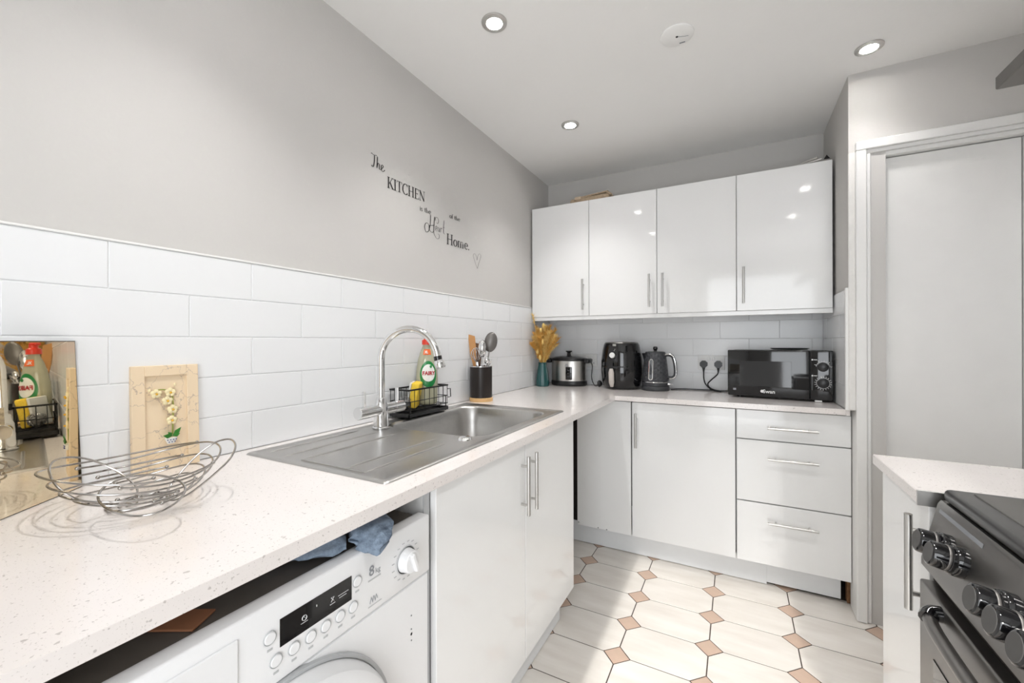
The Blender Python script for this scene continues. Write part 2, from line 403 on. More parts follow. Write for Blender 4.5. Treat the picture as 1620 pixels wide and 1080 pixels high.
downlight(1.63, -1.52, 'round recessed downlight above the cooker side')
downlight(1.63, -2.29, 'round recessed downlight on the cooker side, furthest from the cupboard door')
rose = thing('ceiling_rose', 'round white blanking plate on the ceiling with a dark centre hole', 'ceiling plate', (.996, -1.142, CEIL))
MB().lathe([(0, -.007), (.050, -.007), (.057, -.004), (.058, -.0005)], (.996, -1.142, CEIL), 40).build('plate', 'ceiling_paint', rose)
MB().lathe([(0, -.0085), (.004, -.0085), (.0045, -.0068)], (.996, -1.142, CEIL), 12).build('wire_hole', 'black_plastic', rose)
MB().tube([(1.0, -1.142, CEIL - .0085), (1.02, -1.134, CEIL - .0085), (1.034, -1.13, CEIL - .0078)], .0008, 5).build('wire_tail', 'print_grey', rose)
MB().box(1.0, 1.02, -1.105, -1.1, CEIL - .0082, CEIL - .0068).build('clip', 'print_grey', rose)

# ------------------------------------------------------------------ worktops
wt = MB()
SX0, SX1, SY0, SY1 = .075, .525, -2.105, -1.145
wt.box(.0066, SX0, SY0, SY1, WB, W).box(SX1, .6105, SY0, SY1, WB, W).box(.0066, .6105, -3.05, SY0, WB, W).box(.0066, .6105, SY1, -.5255, WB, W).box(.0066, 1.5935, -.5255, -.0066, WB, W).box(1.5935, 1.607, -.5255, YD + .012 + .002, WB, W)
tag(wt.build('worktop', 'quartz'), 'long L-shaped pale speckled quartz worktop holding the sink', 'worktop')
r = thing('side_worktop', 'short pale speckled worktop beside the cooker with a metal end strip', 'worktop', (1.8, -1.52, WB))
MB().box(1.493, XR, -1.667, -1.375, WB, W, .0015).build('slab', 'quartz', r)
MB().box(1.4935, XR, -1.6712, -1.667, WB - .004, W + .001, .0008).build('end_strip', 'satin_steel', r)

# ------------------------------------------------------------------ cabinets
HM = {}
def handle(parent, p, axis, length, out, so=.028, r=.0058):
    # bar handle centred at p on the door face; axis = direction of the bar, out = door normal
    a, o_ = Vector(axis), Vector(out); c = Vector(p) + o_ * so; mb = MB()
    mb.cyl(c - a * length / 2, c + a * length / 2, r, n=14)
    for s_ in (-1, 1):
        q = Vector(p) + a * s_ * length * .33; mb.cyl(q, q + o_ * so, r * .72, n=10)
    return mb.build('handle', 'satin_steel', parent)
# wall cabinets
def wall_cab(label, x0, x1, doors):
    t = thing('wall_cabinet', label, 'wall cabinet', ((x0 + x1) / 2, -.15, 1.32), group='white wall cabinets')
    MB().box(x0 + .001, x1 - .001, -.277, -.0075, 1.325, 2.020).build('body', 'carcass', t)
    for a, b, hxx in doors:
        d = MB().box(a + .0015, b - .0015, -.2976, -.279, 1.3206, 2.024, .0012).build('door', 'gloss_white', t)
        handle(d, (hxx, -.2976, 1.450), (0, 0, 1), .186, (0, -1, 0))
wall_cab('white gloss wall cabinet in the corner, above the dried grasses', .010, .394, [(.010, .394, .360)])
wall_cab('wide white gloss wall cabinet with two doors and paired handles', .394, 1.186, [(.394, .790, .751), (.790, 1.186, .823)])
wall_cab('white gloss wall cabinet beside the cupboard door wall, above the microwave', 1.186, 1.590, [(1.186, 1.590, 1.218)])
tag(MB().box(.010, 1.590, -.293, -.272, 1.2965, 1.3196, .0015).build('light_rail', 'gloss_white'), 'narrow white light rail under the wall cabinets', 'light rail')

# base units, back run
FY = -.492
t = thing('corner_base_cabinet', 'white gloss corner base cabinet with blank filler panel and one door', 'base cabinet', (.78, -.25, 0))
b = MB().box(.62, 1.178, FY + .021, -.03, .125, .143).box(1.162, 1.179, FY + .021, -.03, .143, .842).box(.62, 1.162, -.05, -.03, .143, .842)
b.build('body', 'carcass', t)
MB().box(.01, .60, -.44, -.03, .122, .845).build('void_shade', 'shade_black', t)  # added near-black block, stands in for the shade inside the open corner
fp = MB().box(.384, .6855, FY, FY + .018, .122, .838, .0012).build('filler_panel', 'gloss_white', t)
for x, z in ((.392, .137), (.505, .128), (.553, .127)): MB().lathe([(0, 0), (.0035, 0)], (0, 0, 0), 8, M=Matrix.Translation((x, FY - .0006, z)) @ Matrix.Rotation(PI / 2, 4, 'X')).build('screw_hole', 'print_grey', fp)
d = MB().box(.6915, 1.179, FY, FY + .018, .122, .838, .0012).build('door', 'gloss_white', t)
handle(d, (.715, FY, .692), (0, 0, 1), .182, (0, -1, 0))
t = thing('drawer_unit', 'white gloss base unit with three stacked drawers under the microwave', 'drawer unit', (1.4, -.25, 0))
MB().box(1.182, 1.617, FY + .021, -.03, .125, .842).build('body', 'carcass', t)
for z0, z1, hz in ((.702, .838, .762), (.409, .697, .619), (.122, .404, .325)):
    d = MB().box(1.185, 1.619, FY, FY + .018, z0, z1, .0012).build('drawer', 'gloss_white', t)
    handle(d, (1.406, FY, hz), (1, 0, 0), .192, (0, -1, 0))
tag(MB().box(.20, 1.31, -.4335, -.418, .003, .121, .001).box(1.31, 1.592, -.4335, -.418, .013, .121, .001).build('plinth', 'plinth'), 'white plinth board under the corner cabinet and drawers', 'plinth')
tag(MB().box(1.613, 1.628, -.438, -.40, .003, .115, .004).build('wall_stub', 'rust'), 'stained broken board end beside the plinth gap', 'board')

# sink unit
t = thing('sink_cabinet', 'white gloss two-door base cabinet under the sink', 'base cabinet', (.3, -1.57, 0))
b = MB().box(.02, .570, -2.043, -2.024, .003, .8455).box(.02, .570, -1.143, -1.125, .125, .8455).box(.02, .570, -2.024, -1.143, .125, .143)
b.build('body', 'carcass', t)
MB().box(.570, .5735, -2.043, -2.024, .003, .8455).build('edge_strip', 'appliance_grey', t)
for y0, y1, hyy in ((-2.021, -1.5735, -1.600), (-1.5695, -1.125, -1.541)):
    d = MB().box(.572, .590, y0, y1, .150, .838, .0012).build('door', 'gloss_white', t)
    handle(d, (.590, hyy, .716), (0, 0, 1), .182, (1, 0, 0), so=.026)
tag(MB().box(.515, .53, -2.02, -1.13, .003, .149, .001).build('plinth', 'plinth'), 'white plinth board under the sink cabinet', 'plinth')

t = thing('end_base_cabinet', 'white gloss base cabinet at the near end of the worktop past the washing machine', 'base cabinet', (.3, -2.85, 0))
MB().box(.02, .570, -3.045, -2.662, .003, .8455).build('body', 'carcass', t)
d = MB().box(.572, .590, -3.045, -2.664, .150, .838, .0012).build('door', 'gloss_white', t)
handle(d, (.590, -2.70, .716), (0, 0, 1), .182, (1, 0, 0), so=.026)
# cabinet beside the cooker
t = thing('narrow_base_cabinet', 'narrow white base cabinet with vertical handle beside the cooker', 'base cabinet', (1.8, -1.52, 0))
MB().box(1.534, XR - .005, -1.664, -1.379, .003, .8455).build('body', 'carcass', t)
d = MB().box(1.512, 1.531, -1.666, -1.377, .05, .842, .0012).build('door', 'gloss_white', t)
handle(d, (1.512, -1.652, .722), (0, 0, 1), .190, (-1, 0, 0), so=.026, r=.0068)

# ------------------------------------------------------------------ washing machine
wm = thing('washing_machine', 'white front-loading washing machine under the worktop', 'washing machine', (.3, -2.35, 0))
WX = .595; Y0, Y1 = -2.648, -2.050
MB().box(.03, WX - .02, Y0, Y1, .012, .775, .004).build('body', 'appliance_white', wm)
MB().box(.03, WX - .035, Y0 + .006, Y1 - .006, .7755, .784, .002).build('top_plate', 'machine_lid', wm)
MB().box(WX - .022, WX - .004, Y0, Y1, .03, .6655, .003).build('front_panel', 'appliance_white', wm)
cp = MB().box(WX - .032, WX, Y0, Y1, .669, .790, .004).build('control_panel', 'appliance_white', wm)
PX = WX + .0006
MB().box(WX - .001, PX, -2.388, -2.259, .719, .760).build('display', 'black_gloss', wm)
ring = lambda y, z, r0, r1, x=PX, n=20: MB().lathe([(r0, 0), (r0 + .0004, .0012), (r1 - .0004, .0012), (r1, 0)], (x, y, z), n, M=Matrix.Rotation(PI / 2, 4, 'Y'))
for y, z in ((-2.394, .704), (-2.366, .704), (-2.338, .704), (-2.311, .704), (-2.283, .704), (-2.256, .704), (-2.403, .742), (-2.247, .744)):
    bt = MB().lathe([(0, .003), (.0075, .003), (.0085, .002), (.009, 0)], (PX - .001, y, z), 20, M=Matrix.Rotation(PI / 2, 4, 'Y')).build('button', 'appliance_white', wm)
    ring(y, z, .0088, .0101).build('button_ring', 'appliance_grey', bt)
    MB().box(PX - .0006, PX + .0001, y - .004, y + .004, z - .0185, z - .0155).build('button_mark', 'appliance_grey', wm)
kn = MB().lathe([(0, .020), (.019, .020), (.021, .018), (.023, .002), (.0245, 0)], (PX - .001, -2.124, .725), 32, M=Matrix.Rotation(PI / 2, 4, 'Y')).build('dial', 'appliance_white', wm)
MB().box(.0, .009, -.0045, .0045, -.020, .020, .002, M=Matrix.Translation((PX + .018, -2.124, .725)) @ Matrix.Rotation(.35, 4, 'X')).build('dial_grip', 'appliance_white', kn)
ring(-2.124, .725, .0255, .0275, n=32).build('dial_ring', 'appliance_grey', kn)
for k in range(16):
    a = 2 * PI * k / 16 + .2; yy, zz = -2.124 + .036 * math.cos(a), .725 + .036 * math.sin(a)
    MB().box(PX - .0006, PX + .0001, yy - .0032, yy + .0032, zz - .0008, zz + .0008).build('dial_mark', 'appliance_grey', wm)
fx = lambda y0, z0: (lambda u, v: (PX + .0001, y0 + u, z0 + v))
text_mb('8', .026, fx(-2.214, .738), bold=.0003).build('capacity_print', 'print_grey', wm)
text_mb('kg', .014, fx(-2.199, .738)).build('capacity_print', 'print_grey', wm)
MB().box(PX - .0006, PX + .0001, -2.222, -2.192, .729, .7315).build('capacity_print', 'appliance_grey', wm)
rib = []
for k in range(3): rib.append([(-2.218 + k * .006, .688), (-2.215 + k * .006, .699), (-2.212 + k * .006, .690)])
for q in rib: MB().tube([(PX, y, z) for y, z in q], .0006, 5).build('emblem', 'print_grey', wm)
MB().box(PX - .0006, PX + .0001, -2.222, -2.190, .682, .6832).build('emblem', 'appliance_grey', wm)
fd = lambda y0, z0: (lambda u, v: (PX + .0003, y0 + u, z0 + v))
MB().add(ring(-2.349, .740, .0035, .0043, PX + .0002, 14).v, ring(-2.349, .740, .0035, .0043, PX + .0002, 14).f).build('display_mark', 'print_white', wm)
MB().tube([(PX + .0004, -2.349, .7425), (PX + .0004, -2.349, .740), (PX + .0004, -2.347, .739)], .0003, 4).build('display_mark', 'print_white', wm)
MB().tube([(PX + .0004, -2.301, .744), (PX + .0004, -2.295, .744), (PX + .0004, -2.301, .737), (PX + .0004, -2.295, .737), (PX + .0004, -2.301, .744)], .0004, 4).build('display_mark', 'print_white', wm)
for y0, y1, z in ((-2.355, -2.343, .7325), (-2.303, -2.293, .733), (-2.287, -2.266, .739), (-2.285, -2.270, .735)): MB().box(PX - .0004, PX + .0003, y0, y1, z, z + .0011).build('display_mark', 'appliance_grey', wm)
for z0 in (.7315,): MB().box(PX - .0006, PX + .0003, -2.328, -2.327, .745, .748).build('display_mark', 'print_white', wm)
# detergent drawer outline
dd = MB(); dy0, dy1, dz0, dz1 = -2.640, -2.446, .676, .768
dd.box(WX - .001, WX + .0022, dy0, dy1, dz0, dz1, .0018); dd.build('detergent_drawer', 'appliance_white', wm)
# porthole
DM = Matrix.Rotation(PI / 2, 4, 'Y')
pd = MB().lathe([(0, .010), (.06, .012), (.13, .020), (.168, .034), (.190, .036), (.203, .030), (.210, .014), (.212, -.004)], (WX - .004, -2.385, .447), 64, M=DM).build('porthole_door', 'appliance_white', wm)
MB().lathe([(.212, -.003), (.213, .005), (.219, .006), (.221, -.003)], (WX - .004, -2.385, .447), 64, M=DM).build('door_gasket', 'appliance_grey', wm)
for z, h in ((.600, .004), (.572, .003), (.562, .008), (.549, .004)): MB().lathe([(0, .0004), (.0016 if h < .006 else .0028, .0004)], (WX - .004, -2.104, z), 8, M=DM).build('chip_mark', 'print_grey', wm)
for y in (-2.60, -2.10): MB().cyl((.55, y, .0), (.55, y, .014), .02).build('foot', 'black_plastic', wm)

# things on top of the machine
def jeans():
    t = thing('folded_jeans', 'faded blue denim jeans stuffed on top of the washing machine', 'jeans', (.5, -2.22, .79))
    def leg(name, path, ra, rb, seed):
        P = catmull(path, 6); m = len(P)
        def fn(u, v):
            i = min(int(v * (m - 1)), m - 1); c = P[i]; T = (P[min(i + 1, m - 1)] - P[max(i - 1, 0)]).normalized()
            sd_ = T.cross(Vector((0, 0, 1))).normalized(); a = 2 * PI * u
            k = 1 + .15 * math.sin(3 * a + 9 * v + seed) + .09 * math.sin(7 * a - 15 * v) + .07 * math.sin(33 * v + 2 * a)
            e = .55 + .45 * math.sin(PI * min(1, max(0, v)))
            return c + sd_ * (math.cos(a) * ra * k * e) + Vector((0, 0, 1)) * (math.sin(a) * rb * k * e)
        mb = MB().grid(fn, 26, m - 1, True)
        n = 26; mb.f.append(tuple(range(n - 1, -1, -1))); mb.f.append(tuple(n * (m - 1) + k for k in range(n)))
        return mb.build(name, 'denim', t, 70)
    l1 = leg('trouser_leg', [(.36, -2.15, .812), (.46, -2.165, .815), (.545, -2.185, .815), (.598, -2.215, .809), (.606, -2.232, .797)], .040, .019, 0)
    l2 = leg('trouser_leg', [(.40, -2.36, .808), (.47, -2.325, .808), (.53, -2.285, .808), (.565, -2.245, .806)], .036, .017, 2)
    for yy in (-2.330, -2.322): MB().tube(catmull([(.510, yy - .030, .812), (.532, yy - .010, .822), (.540, yy + .008, .808)], 5), .0013, 5).build('stitching', 'bamboo', l2)
    MB().tube(catmull([(.46, -2.20, .828), (.54, -2.215, .829), (.588, -2.228, .818)], 5), .0013, 5).build('stitching', 'bamboo', l1)
jeans()
tag(MB().box(-.02, .05, -.022, .022, 0, .003, .0008, M=Matrix.Translation((.50, -2.485, .7848)) @ Matrix.Rotation(.5, 4, 'Z')).build('cardboard_scrap', 'cardboard'), 'brown cardboard scrap on top of the washing machine', 'cardboard')

# ------------------------------------------------------------------ cooker
ck = thing('cooker', 'freestanding silver cooker with black knobs and dark hob', 'cooker', (1.8, -1.98, 0))
CY0, CY1 = -2.275, -1.690
MB().box(1.525, XR - .01, CY0, CY1, .04, .845, .003).build('body', 'oven_steel', ck)
prof = [(1.494, .738), (1.494, .750), (1.5175, .857), (1.522, .8635), (1.56, .8635), (1.56, .738)]
MB().prism(prof, lambda u, v, w: (u, CY1 - w, v), CY1 - CY0).build('control_panel', 'oven_steel', ck)
hb = MB().box(1.5225, XR - .02, CY0 + .004, CY1 - .004, .864, .888, .009).build('hob', 'hob', ck)
MB().box(1.556, XR - .05, CY0 + .03, CY1 - .028, .887, .8895, .001).build('hob_plate', 'hob_plate', hb)
for y in (-1.775, -2.19): MB().tube([(1.60, y, .896), (2.08, y, .896)], .007, 10).build('pan_support', 'black_plastic', hb)
for xx in (1.72, 1.97):
    for yy in (-1.86, -2.10):
        MB().lathe([(.0, .014), (.030, .014), (.038, .010), (.042, .0)], (xx, yy, .8895), 28).build('burner', 'black_plastic', hb)
nv = Vector((1.494 - 1.520, 0, .750 - .868)); pn = Vector((-.118, 0, .026)).normalized()
for y in (-1.770, -1.822, -1.962, -2.014, -2.068, -2.2):
    c0 = Vector((1.5055, y, .802)); M = Matrix.Translation(c0) @ pn.to_track_quat('Z', 'Y').to_matrix().to_4x4()
    k = MB().lathe([(.0245, 0), (.0245, .012), (.0235, .014), (.0225, .0145), (.0225, .018), (.021, .019), (.0205, .038), (.0195, .041), (.017, .0425), (0, .0425)], (0, 0, 0), 32, M=M).build('knob', 'black_gloss', ck)
    MB().lathe([(.0208, .0195), (.0214, .0205), (.0214, .0225), (.0208, .0235)], (0, 0, 0), 32, M=M).build('knob_ring', 'hood_steel', k)
    MB().lathe([(.0165, .0425), (.0160, .0432), (0, .0432)], (0, 0, 0), 28, M=M).build('knob_face', 'knob_face', k)
def on_panel(y, t, off=.0005): return (1.494 + .026 * t - off, y, .750 + .118 * t + off * .2)
sm = MB(); sm.add([on_panel(-1.705, .86), on_panel(-1.86, .86), on_panel(-1.86, .80), on_panel(-1.705, .80)], [(0, 1, 2, 3)]); sm.build('panel_print', 'print_grey', ck)
od = MB().box(1.490, 1.522, CY0 + .004, CY1 - .004, .22, .712, .004).build('oven_door', 'oven_steel', ck)
MB().box(1.4885, 1.4905, CY0 + .07, CY1 - .07, .30, .60, .0008).build('oven_window', 'black_gloss', od)
MB().tube(catmull([(1.472, -1.80, .690), (1.468, -1.85, .688), (1.467, -1.98, .687), (1.468, -2.12, .688), (1.472, -2.17, .690)], 6), .010, 12).build('oven_handle', 'oven_steel', od)
for yy in (-1.79, -2.18): MB().tube(catmull([(1.493, yy, .696), (1.478, yy, .694), (1.470, yy + (-.012 if yy > -2 else .012), .690)], 5), .013, 12).build('handle_bracket', 'black_gloss', od)
MB().box(1.498, 1.524, CY0 + .006, CY1 - .006, .05, .214, .003).build('storage_drawer', 'oven_steel', ck)
MB().box(1.510, 1.53, CY0 + .004, CY1 - .004, .7125, .7375).build('gap_shade', 'shade_black', ck)  # near-black strip painting the shade between control panel and oven door
for xx in (1.56, 2.08):
    for yy in (CY0 + .04, CY1 - .04): MB().cyl((xx, yy, 0), (xx, yy, .045), .018).build('foot', 'black_plastic', ck)
hd = thing('extractor_hood', 'grey metal cooker hood at the top right corner', 'extractor hood', (1.86, -1.93, 1.64))
HX0, HY1, HY0 = 1.62, -1.624, -2.23
MB().box(HX0, XR - .001, HY0, HY1, 1.641, 1.666, .002).build('canopy', 'hood_steel', hd)
MB().add([(HX0 + .01, HY0 + .01, 1.666), (XR - .002, HY0 + .01, 1.666), (XR - .002, HY1 - .01, 1.666), (HX0 + .01, HY1 - .01, 1.666), (1.87, -2.05, 1.86), (XR - .002, -2.05, 1.86), (XR - .002, -1.80, 1.86), (1.87, -1.80, 1.86)],
         [(0, 1, 5, 4), (1, 2, 6, 5), (2, 3, 7, 6), (3, 0, 4, 7), (4, 5, 6, 7)]).build('hood_pyramid', 'hood_steel', hd)
MB().box(1.88, XR - .002, -2.04, -1.81, 1.86, CEIL - .002, .002).build('chimney', 'hood_steel', hd)
MB().box(HX0 + .04, XR - .06, HY0 + .04, HY1 - .04, 1.638, 1.6415).build('grease_filter', 'satin_steel', hd)

# ------------------------------------------------------------------ sink and tap
def rrect(x0, x1, y0, y1, r, k=8):
    out = []
    for cx, cy, a0 in ((x1 - r, y1 - r, 0), (x0 + r, y1 - r, PI / 2), (x0 + r, y0 + r, PI), (x1 - r, y0 + r, 1.5 * PI)):
        for i in range(k + 1): a = a0 + PI / 2 * i / k; out.append((cx + r * math.cos(a), cy + r * math.sin(a)))
    return out
def loft(mb, loops):
    n = len(loops[0][0]); base = len(mb.v)
    for pts, z in loops: mb.v += [(x, y, z) for x, y in pts]
    for i in range(len(loops) - 1):
        for k in range(n): k2 = (k + 1) % n; mb.f.append((base + i * n + k, base + i * n + k2, base + (i + 1) * n + k2, base + (i + 1) * n + k))
    return base + (len(loops) - 1) * n, n
sk = thing('kitchen_sink', 'stainless steel inset sink with drainer and single bowl', 'sink', (.3, -1.62, W))
ox = lambda d, r: rrect(.050 + d, .5485 - d, -2.1317 + d, -1.1206 - d, r)
bo = lambda d, r: rrect(.100 + d, .503 - d, -1.703 + d, -1.185 - d, r)
mb = MB()
loft(mb, [(ox(-.001, .012), W + .0004), (ox(.002, .011), W + .0035), (ox(.006, .010), W + .0045), (ox(.013, .009), W + .0042), (ox(.019, .008), W + .0020), (bo(-.014, .085), W + .0020), (bo(-.006, .078), W + .0034)])
mb.build('drainer_top', 'sink_steel', sk, 45)
mb = MB()
b0, n_ = loft(mb, [(bo(-.006, .078), W + .0034), (bo(0, .072), W + .001), (bo(.004, .068), W - .006), (bo(.012, .062), W - .06), (bo(.020, .058), W - .135), (bo(.034, .05), W - .155), (bo(.06, .04), W - .162), (bo(.17, .02), W - .165)])
mb.f.append(tuple(b0 + k for k in range(n_)))
mb.build('bowl', 'sink_steel', sk, 60)
MB().lathe([(.0, .004), (.028, .004), (.035, .003), (.042, .001), (.044, -.001)], (.30, -1.44, W - .163), 32).build('waste', 'chrome', sk)
MB().lathe([(0, .008), (.016, .008), (.019, .006), (.021, .002), (.022, 0)], (.470, -1.735, W + .002), 28).build('waste_knob', 'chrome', sk)
for x, ya, yb in ((.092, -2.10, -1.79), (.165, -2.105, -1.775), (.235, -2.10, -1.765), (.390, -2.10, -1.765), (.452, -2.10, -1.80)):
    R = [.0008] + [.0042] * 8 + [.0008]
    MB().tube([(x, ya + (yb - ya) * i / 9, W + .0012) for i in range(10)], R, 10).build('drainer_ridge', 'sink_steel', sk)
MB().tube([(.235, -2.10, W + .0018), (.452, -2.10, W + .0018)], .0018, 6).build('drainer_ridge', 'sink_steel', sk)

tp = thing('kitchen_tap', 'chrome swan-neck mixer tap with two lever handles', 'tap', (.128, -1.732, W + .002))
tx, ty = .128, -1.732
MB().lathe([(.0285, 0), (.0285, .004), (.0245, .007), (.0235, .05), (.0225, .075), (.0185, .085), (.0165, .10), (.0145, .103)], (tx, ty, W + .0035), 32).build('tap_body', 'chrome', tp)
cx = MB().cyl((tx, ty - .088, .936), (tx, ty + .088, .936), .0195, n=32)
cx.build('crossbar', 'chrome', tp)
for s_ in (-1, 1):
    MB().lathe([(.0205, -.022), (.0205, .020), (.019, .022), (0, .022)], (0, 0, 0), 32, M=Matrix.Translation((tx, ty + s_ * .078, .936)) @ Matrix.Rotation(-s_ * PI / 2, 4, 'X')).build('valve_cap', 'chrome', tp)
    MB().box(tx - .007, tx + .007, ty + s_ * .074 - .003, ty + s_ * .074 + .003, .950, 1.004, .0015).build('lever', 'chrome', tp)
ph = math.radians(15); dv = Vector((math.cos(ph), math.sin(ph), 0)); R_ = .1025
path = [Vector((tx, ty, .97)), Vector((tx, ty, 1.03)), Vector((tx, ty, 1.09))]
for i in range(19):
    a = PI * i / 18 * .965; path.append(Vector((tx, ty, 1.104)) + dv * (R_ - R_ * math.cos(a)) + Vector((0, 0, R_ * math.sin(a))))
MB().tube(path, .0118, 20).build('spout', 'chrome', tp)
e = path[-1]; dn = (path[-1] - path[-2]).normalized()
MB().cyl(e - dn * .002, e + dn * .012, .0135, n=20).build('swivel_joint', 'black_gloss', tp)
dn2 = (dn + dv * .15).normalized()
MB().tube([e + dn * .010, e + dn * .010 + dn2 * .006, e + dn * .01 + dn2 * .026, e + dn * .01 + dn2 * .030], [.012, .0155, .0165, .014], 20).build('spray_head', 'chrome', tp)

# ------------------------------------------------------------------ caddy beside the tap
cq = thing('sink_caddy', 'black wire sink caddy with drip tray behind the sink bowl', 'sink caddy', (.065, -1.46, W + .004))
a0, a1, q0, q1 = .014, .112, -1.578, -1.338
MB().box(a0, a1, q0, q1, .880, .8825, .001).box(a0, a0 + .003, q0, q1, .880, .894).box(a1 - .003, a1, q0, q1, .880, .892).box(a0, a1, q0, q0 + .003, .880, .894).box(a0, a1, q1 - .003, q1, .880, .894).build('drip_tray', 'black_plastic', cq)
fr = MB()
for z in (.985,):
    fr.box(a0, a0 + .004, q0, q1, z - .006, z).box(a1 - .004, a1, q0, q1, z - .006, z).box(a0, a1, q0, q0 + .004, z - .006, z).box(a0, a1, q1 - .004, q1, z - .006, z)
fr.build('top_rail', 'black_wire', cq)
for z in (.938, .906):
    MB().tube([(a0 + .002, q0 + .002, z), (a1 - .002, q0 + .002, z), (a1 - .002, q1 - .002, z), (a0 + .002, q1 - .002, z)], .0016, 6, True).build('wire', 'black_wire', cq)
for i in range(9):
    y = q0 + .004 + (q1 - q0 - .008) * i / 8
    MB().tube([(a1 - .002, y, .982), (a1 - .002, y, .906), (a0 + .002, y, .906), (a0 + .002, y, .982)], .0014, 6).build('wire', 'black_wire', cq)
for i in range(1, 4):
    x = a0 + (a1 - a0) * i / 4
    MB().tube([(x, q0 + .002, .982), (x, q0 + .002, .906), (x, q1 - .002, .906), (x, q1 - .002, .982)], .0014, 6).build('wire', 'black_wire', cq)
for y in (q0 + .012, q1 - .012):
    for x in (a0 + .004, a1 - .004): MB().tube([(x, y, .878), (x, y, .940)], .0022, 6).build('leg', 'black_wire', cq)
MB().tube([(a1 - .004, q1 + .0, .965), (a1 - .004, q1 + .020, .965), (a1 - .004, q1 + .022, .93), (a1 - .004, q1 + .004, .93)], .002, 6).build('side_hook', 'black_wire', cq)
# sponge, scourer
sp = thing('sponge', 'yellow washing-up sponge with scouring side, in the black caddy', 'sponge', (.066, -1.496, .908), local=True)
sp.rotation_euler = (0, .16, .55)
MB().box(-.018, .012, -.042, .042, .0, .098, .006).build('foam', 'sponge_yellow', sp)
MB().box(-.026, -.0185, -.041, .041, .001, .097, .003).build('scouring_pad', 'label_white', sp)
def scourer():
    mb = MB(); 
    for k in range(70):
        a, b_ = random.uniform(0, 2 * PI), random.uniform(-1, 1); c = Vector((.062, -1.543, .932)); r0 = random.uniform(.010, .022); q = Vector((random.uniform(-1, 1), random.uniform(-1, 1), random.uniform(-1, 1))).normalized()
        u = q.orthogonal().normalized(); v = q.cross(u); off = q * random.uniform(-.014, .014)
        mb.tube([c + off + (u * math.cos(2 * PI * i / 9) + v * math.sin(2 * PI * i / 9)) * r0 for i in range(9)], .0012, 4, True)
    tag(mb.build('steel_scourer', 'scourer'), 'ball of steel wool scourer in the black caddy beside the tap', 'scourer')
scourer()
# washing-up bottle
bp_ = [(.030, 0), (.034, .003), (.0355, .012), (.0365, .06), (.037, .10), (.035, .14), (.030, .175), (.022, .208), (.0145, .228), (.0135, .236)]
bt = thing('dish_soap_bottle', 'washing-up liquid bottle with red cap and green label in the caddy', 'bottle', (.060, -1.413, .909), local=True)
bt.scale = (1.2, 1.2, 1.03)
bt.rotation_euler = (0, 0, math.atan2(-1.35, 1.12) + PI / 2 + .06)
FL = .68
def brad(z):
    for i in range(len(bp_) - 1):
        (r0, z0), (r1, z1) = bp_[i], bp_[i + 1]
        if z <= z1: return r0 + (r1 - r0) * (z - z0) / max(1e-6, z1 - z0)
    return bp_[-1][0]
prof = [(brad(z), z) for z in [i * .236 / 40 for i in range(41)]]
MB().lathe([(0, 0)] + prof, (0, 0, 0), 40, sx=1.0, sy=FL).build('bottle_body', 'bottle', bt, 60)
MB().lathe([(.0165, 0), (.0165, .014), (.0155, .018), (.010, .022), (.009, .034), (0, .035)], (0, 0, .236), 24).build('cap', 'cap_red', bt)
MB().box(-.013, .006, -.010, .010, .266, .276, .003).build('flip_lid', 'cap_red', bt)
def bs(u, z, off=.0006):     # u = arc distance from the front
    a = -PI / 2 + u / .036; r = brad(z) + off; return (r * math.cos(a), r * FL * math.sin(a) - off, z)
def oval(cz, ru, rz, off, name, m, u0=.004, n=28):
    mb = MB(); vs = [bs(u0, cz, off)]; fs = []
    for j in range(1, 6):
        for k in range(n): a = 2 * PI * k / n; vs.append(bs(u0 + ru * j / 5 * math.cos(a), cz + rz * j / 5 * math.sin(a), off))
    for k in range(n): fs.append((0, 1 + k, 1 + (k + 1) % n))
    for j in range(4):
        for k in range(n): fs.append((1 + j * n + k, 1 + j * n + (k + 1) % n, 1 + (j + 1) * n + (k + 1) % n, 1 + (j + 1) * n + k))
    mb.add(vs, fs).build(name, m, bt, 60)
oval(.120, .030, .052, .0006, 'label', 'label_green'); oval(.125, .023, .034, .0012, 'label_oval', 'label_white')
text_mb('FAIRY', .0205, lambda u, v: bs(.005 + u * .80, .117 + v, .0019), bold=.0008).build('brand_print', 'text_red', bt, 80)
MB().grid(lambda i, j: bs(-.020 + i * .040, .196 + j * .022, .0007), 8, 3).build('neck_label', 'label_orange', bt)
text_mb('XL', .014, lambda u, v: bs(-.004 + u, .202 + v, .0014), bold=.0006).build('neck_print', 'label_white', bt)
MB().ball((bs(.012, .150, .002)), .004, 8, sc=(1, .4, 1.5)).build('label_leaf', 'label_green', bt)

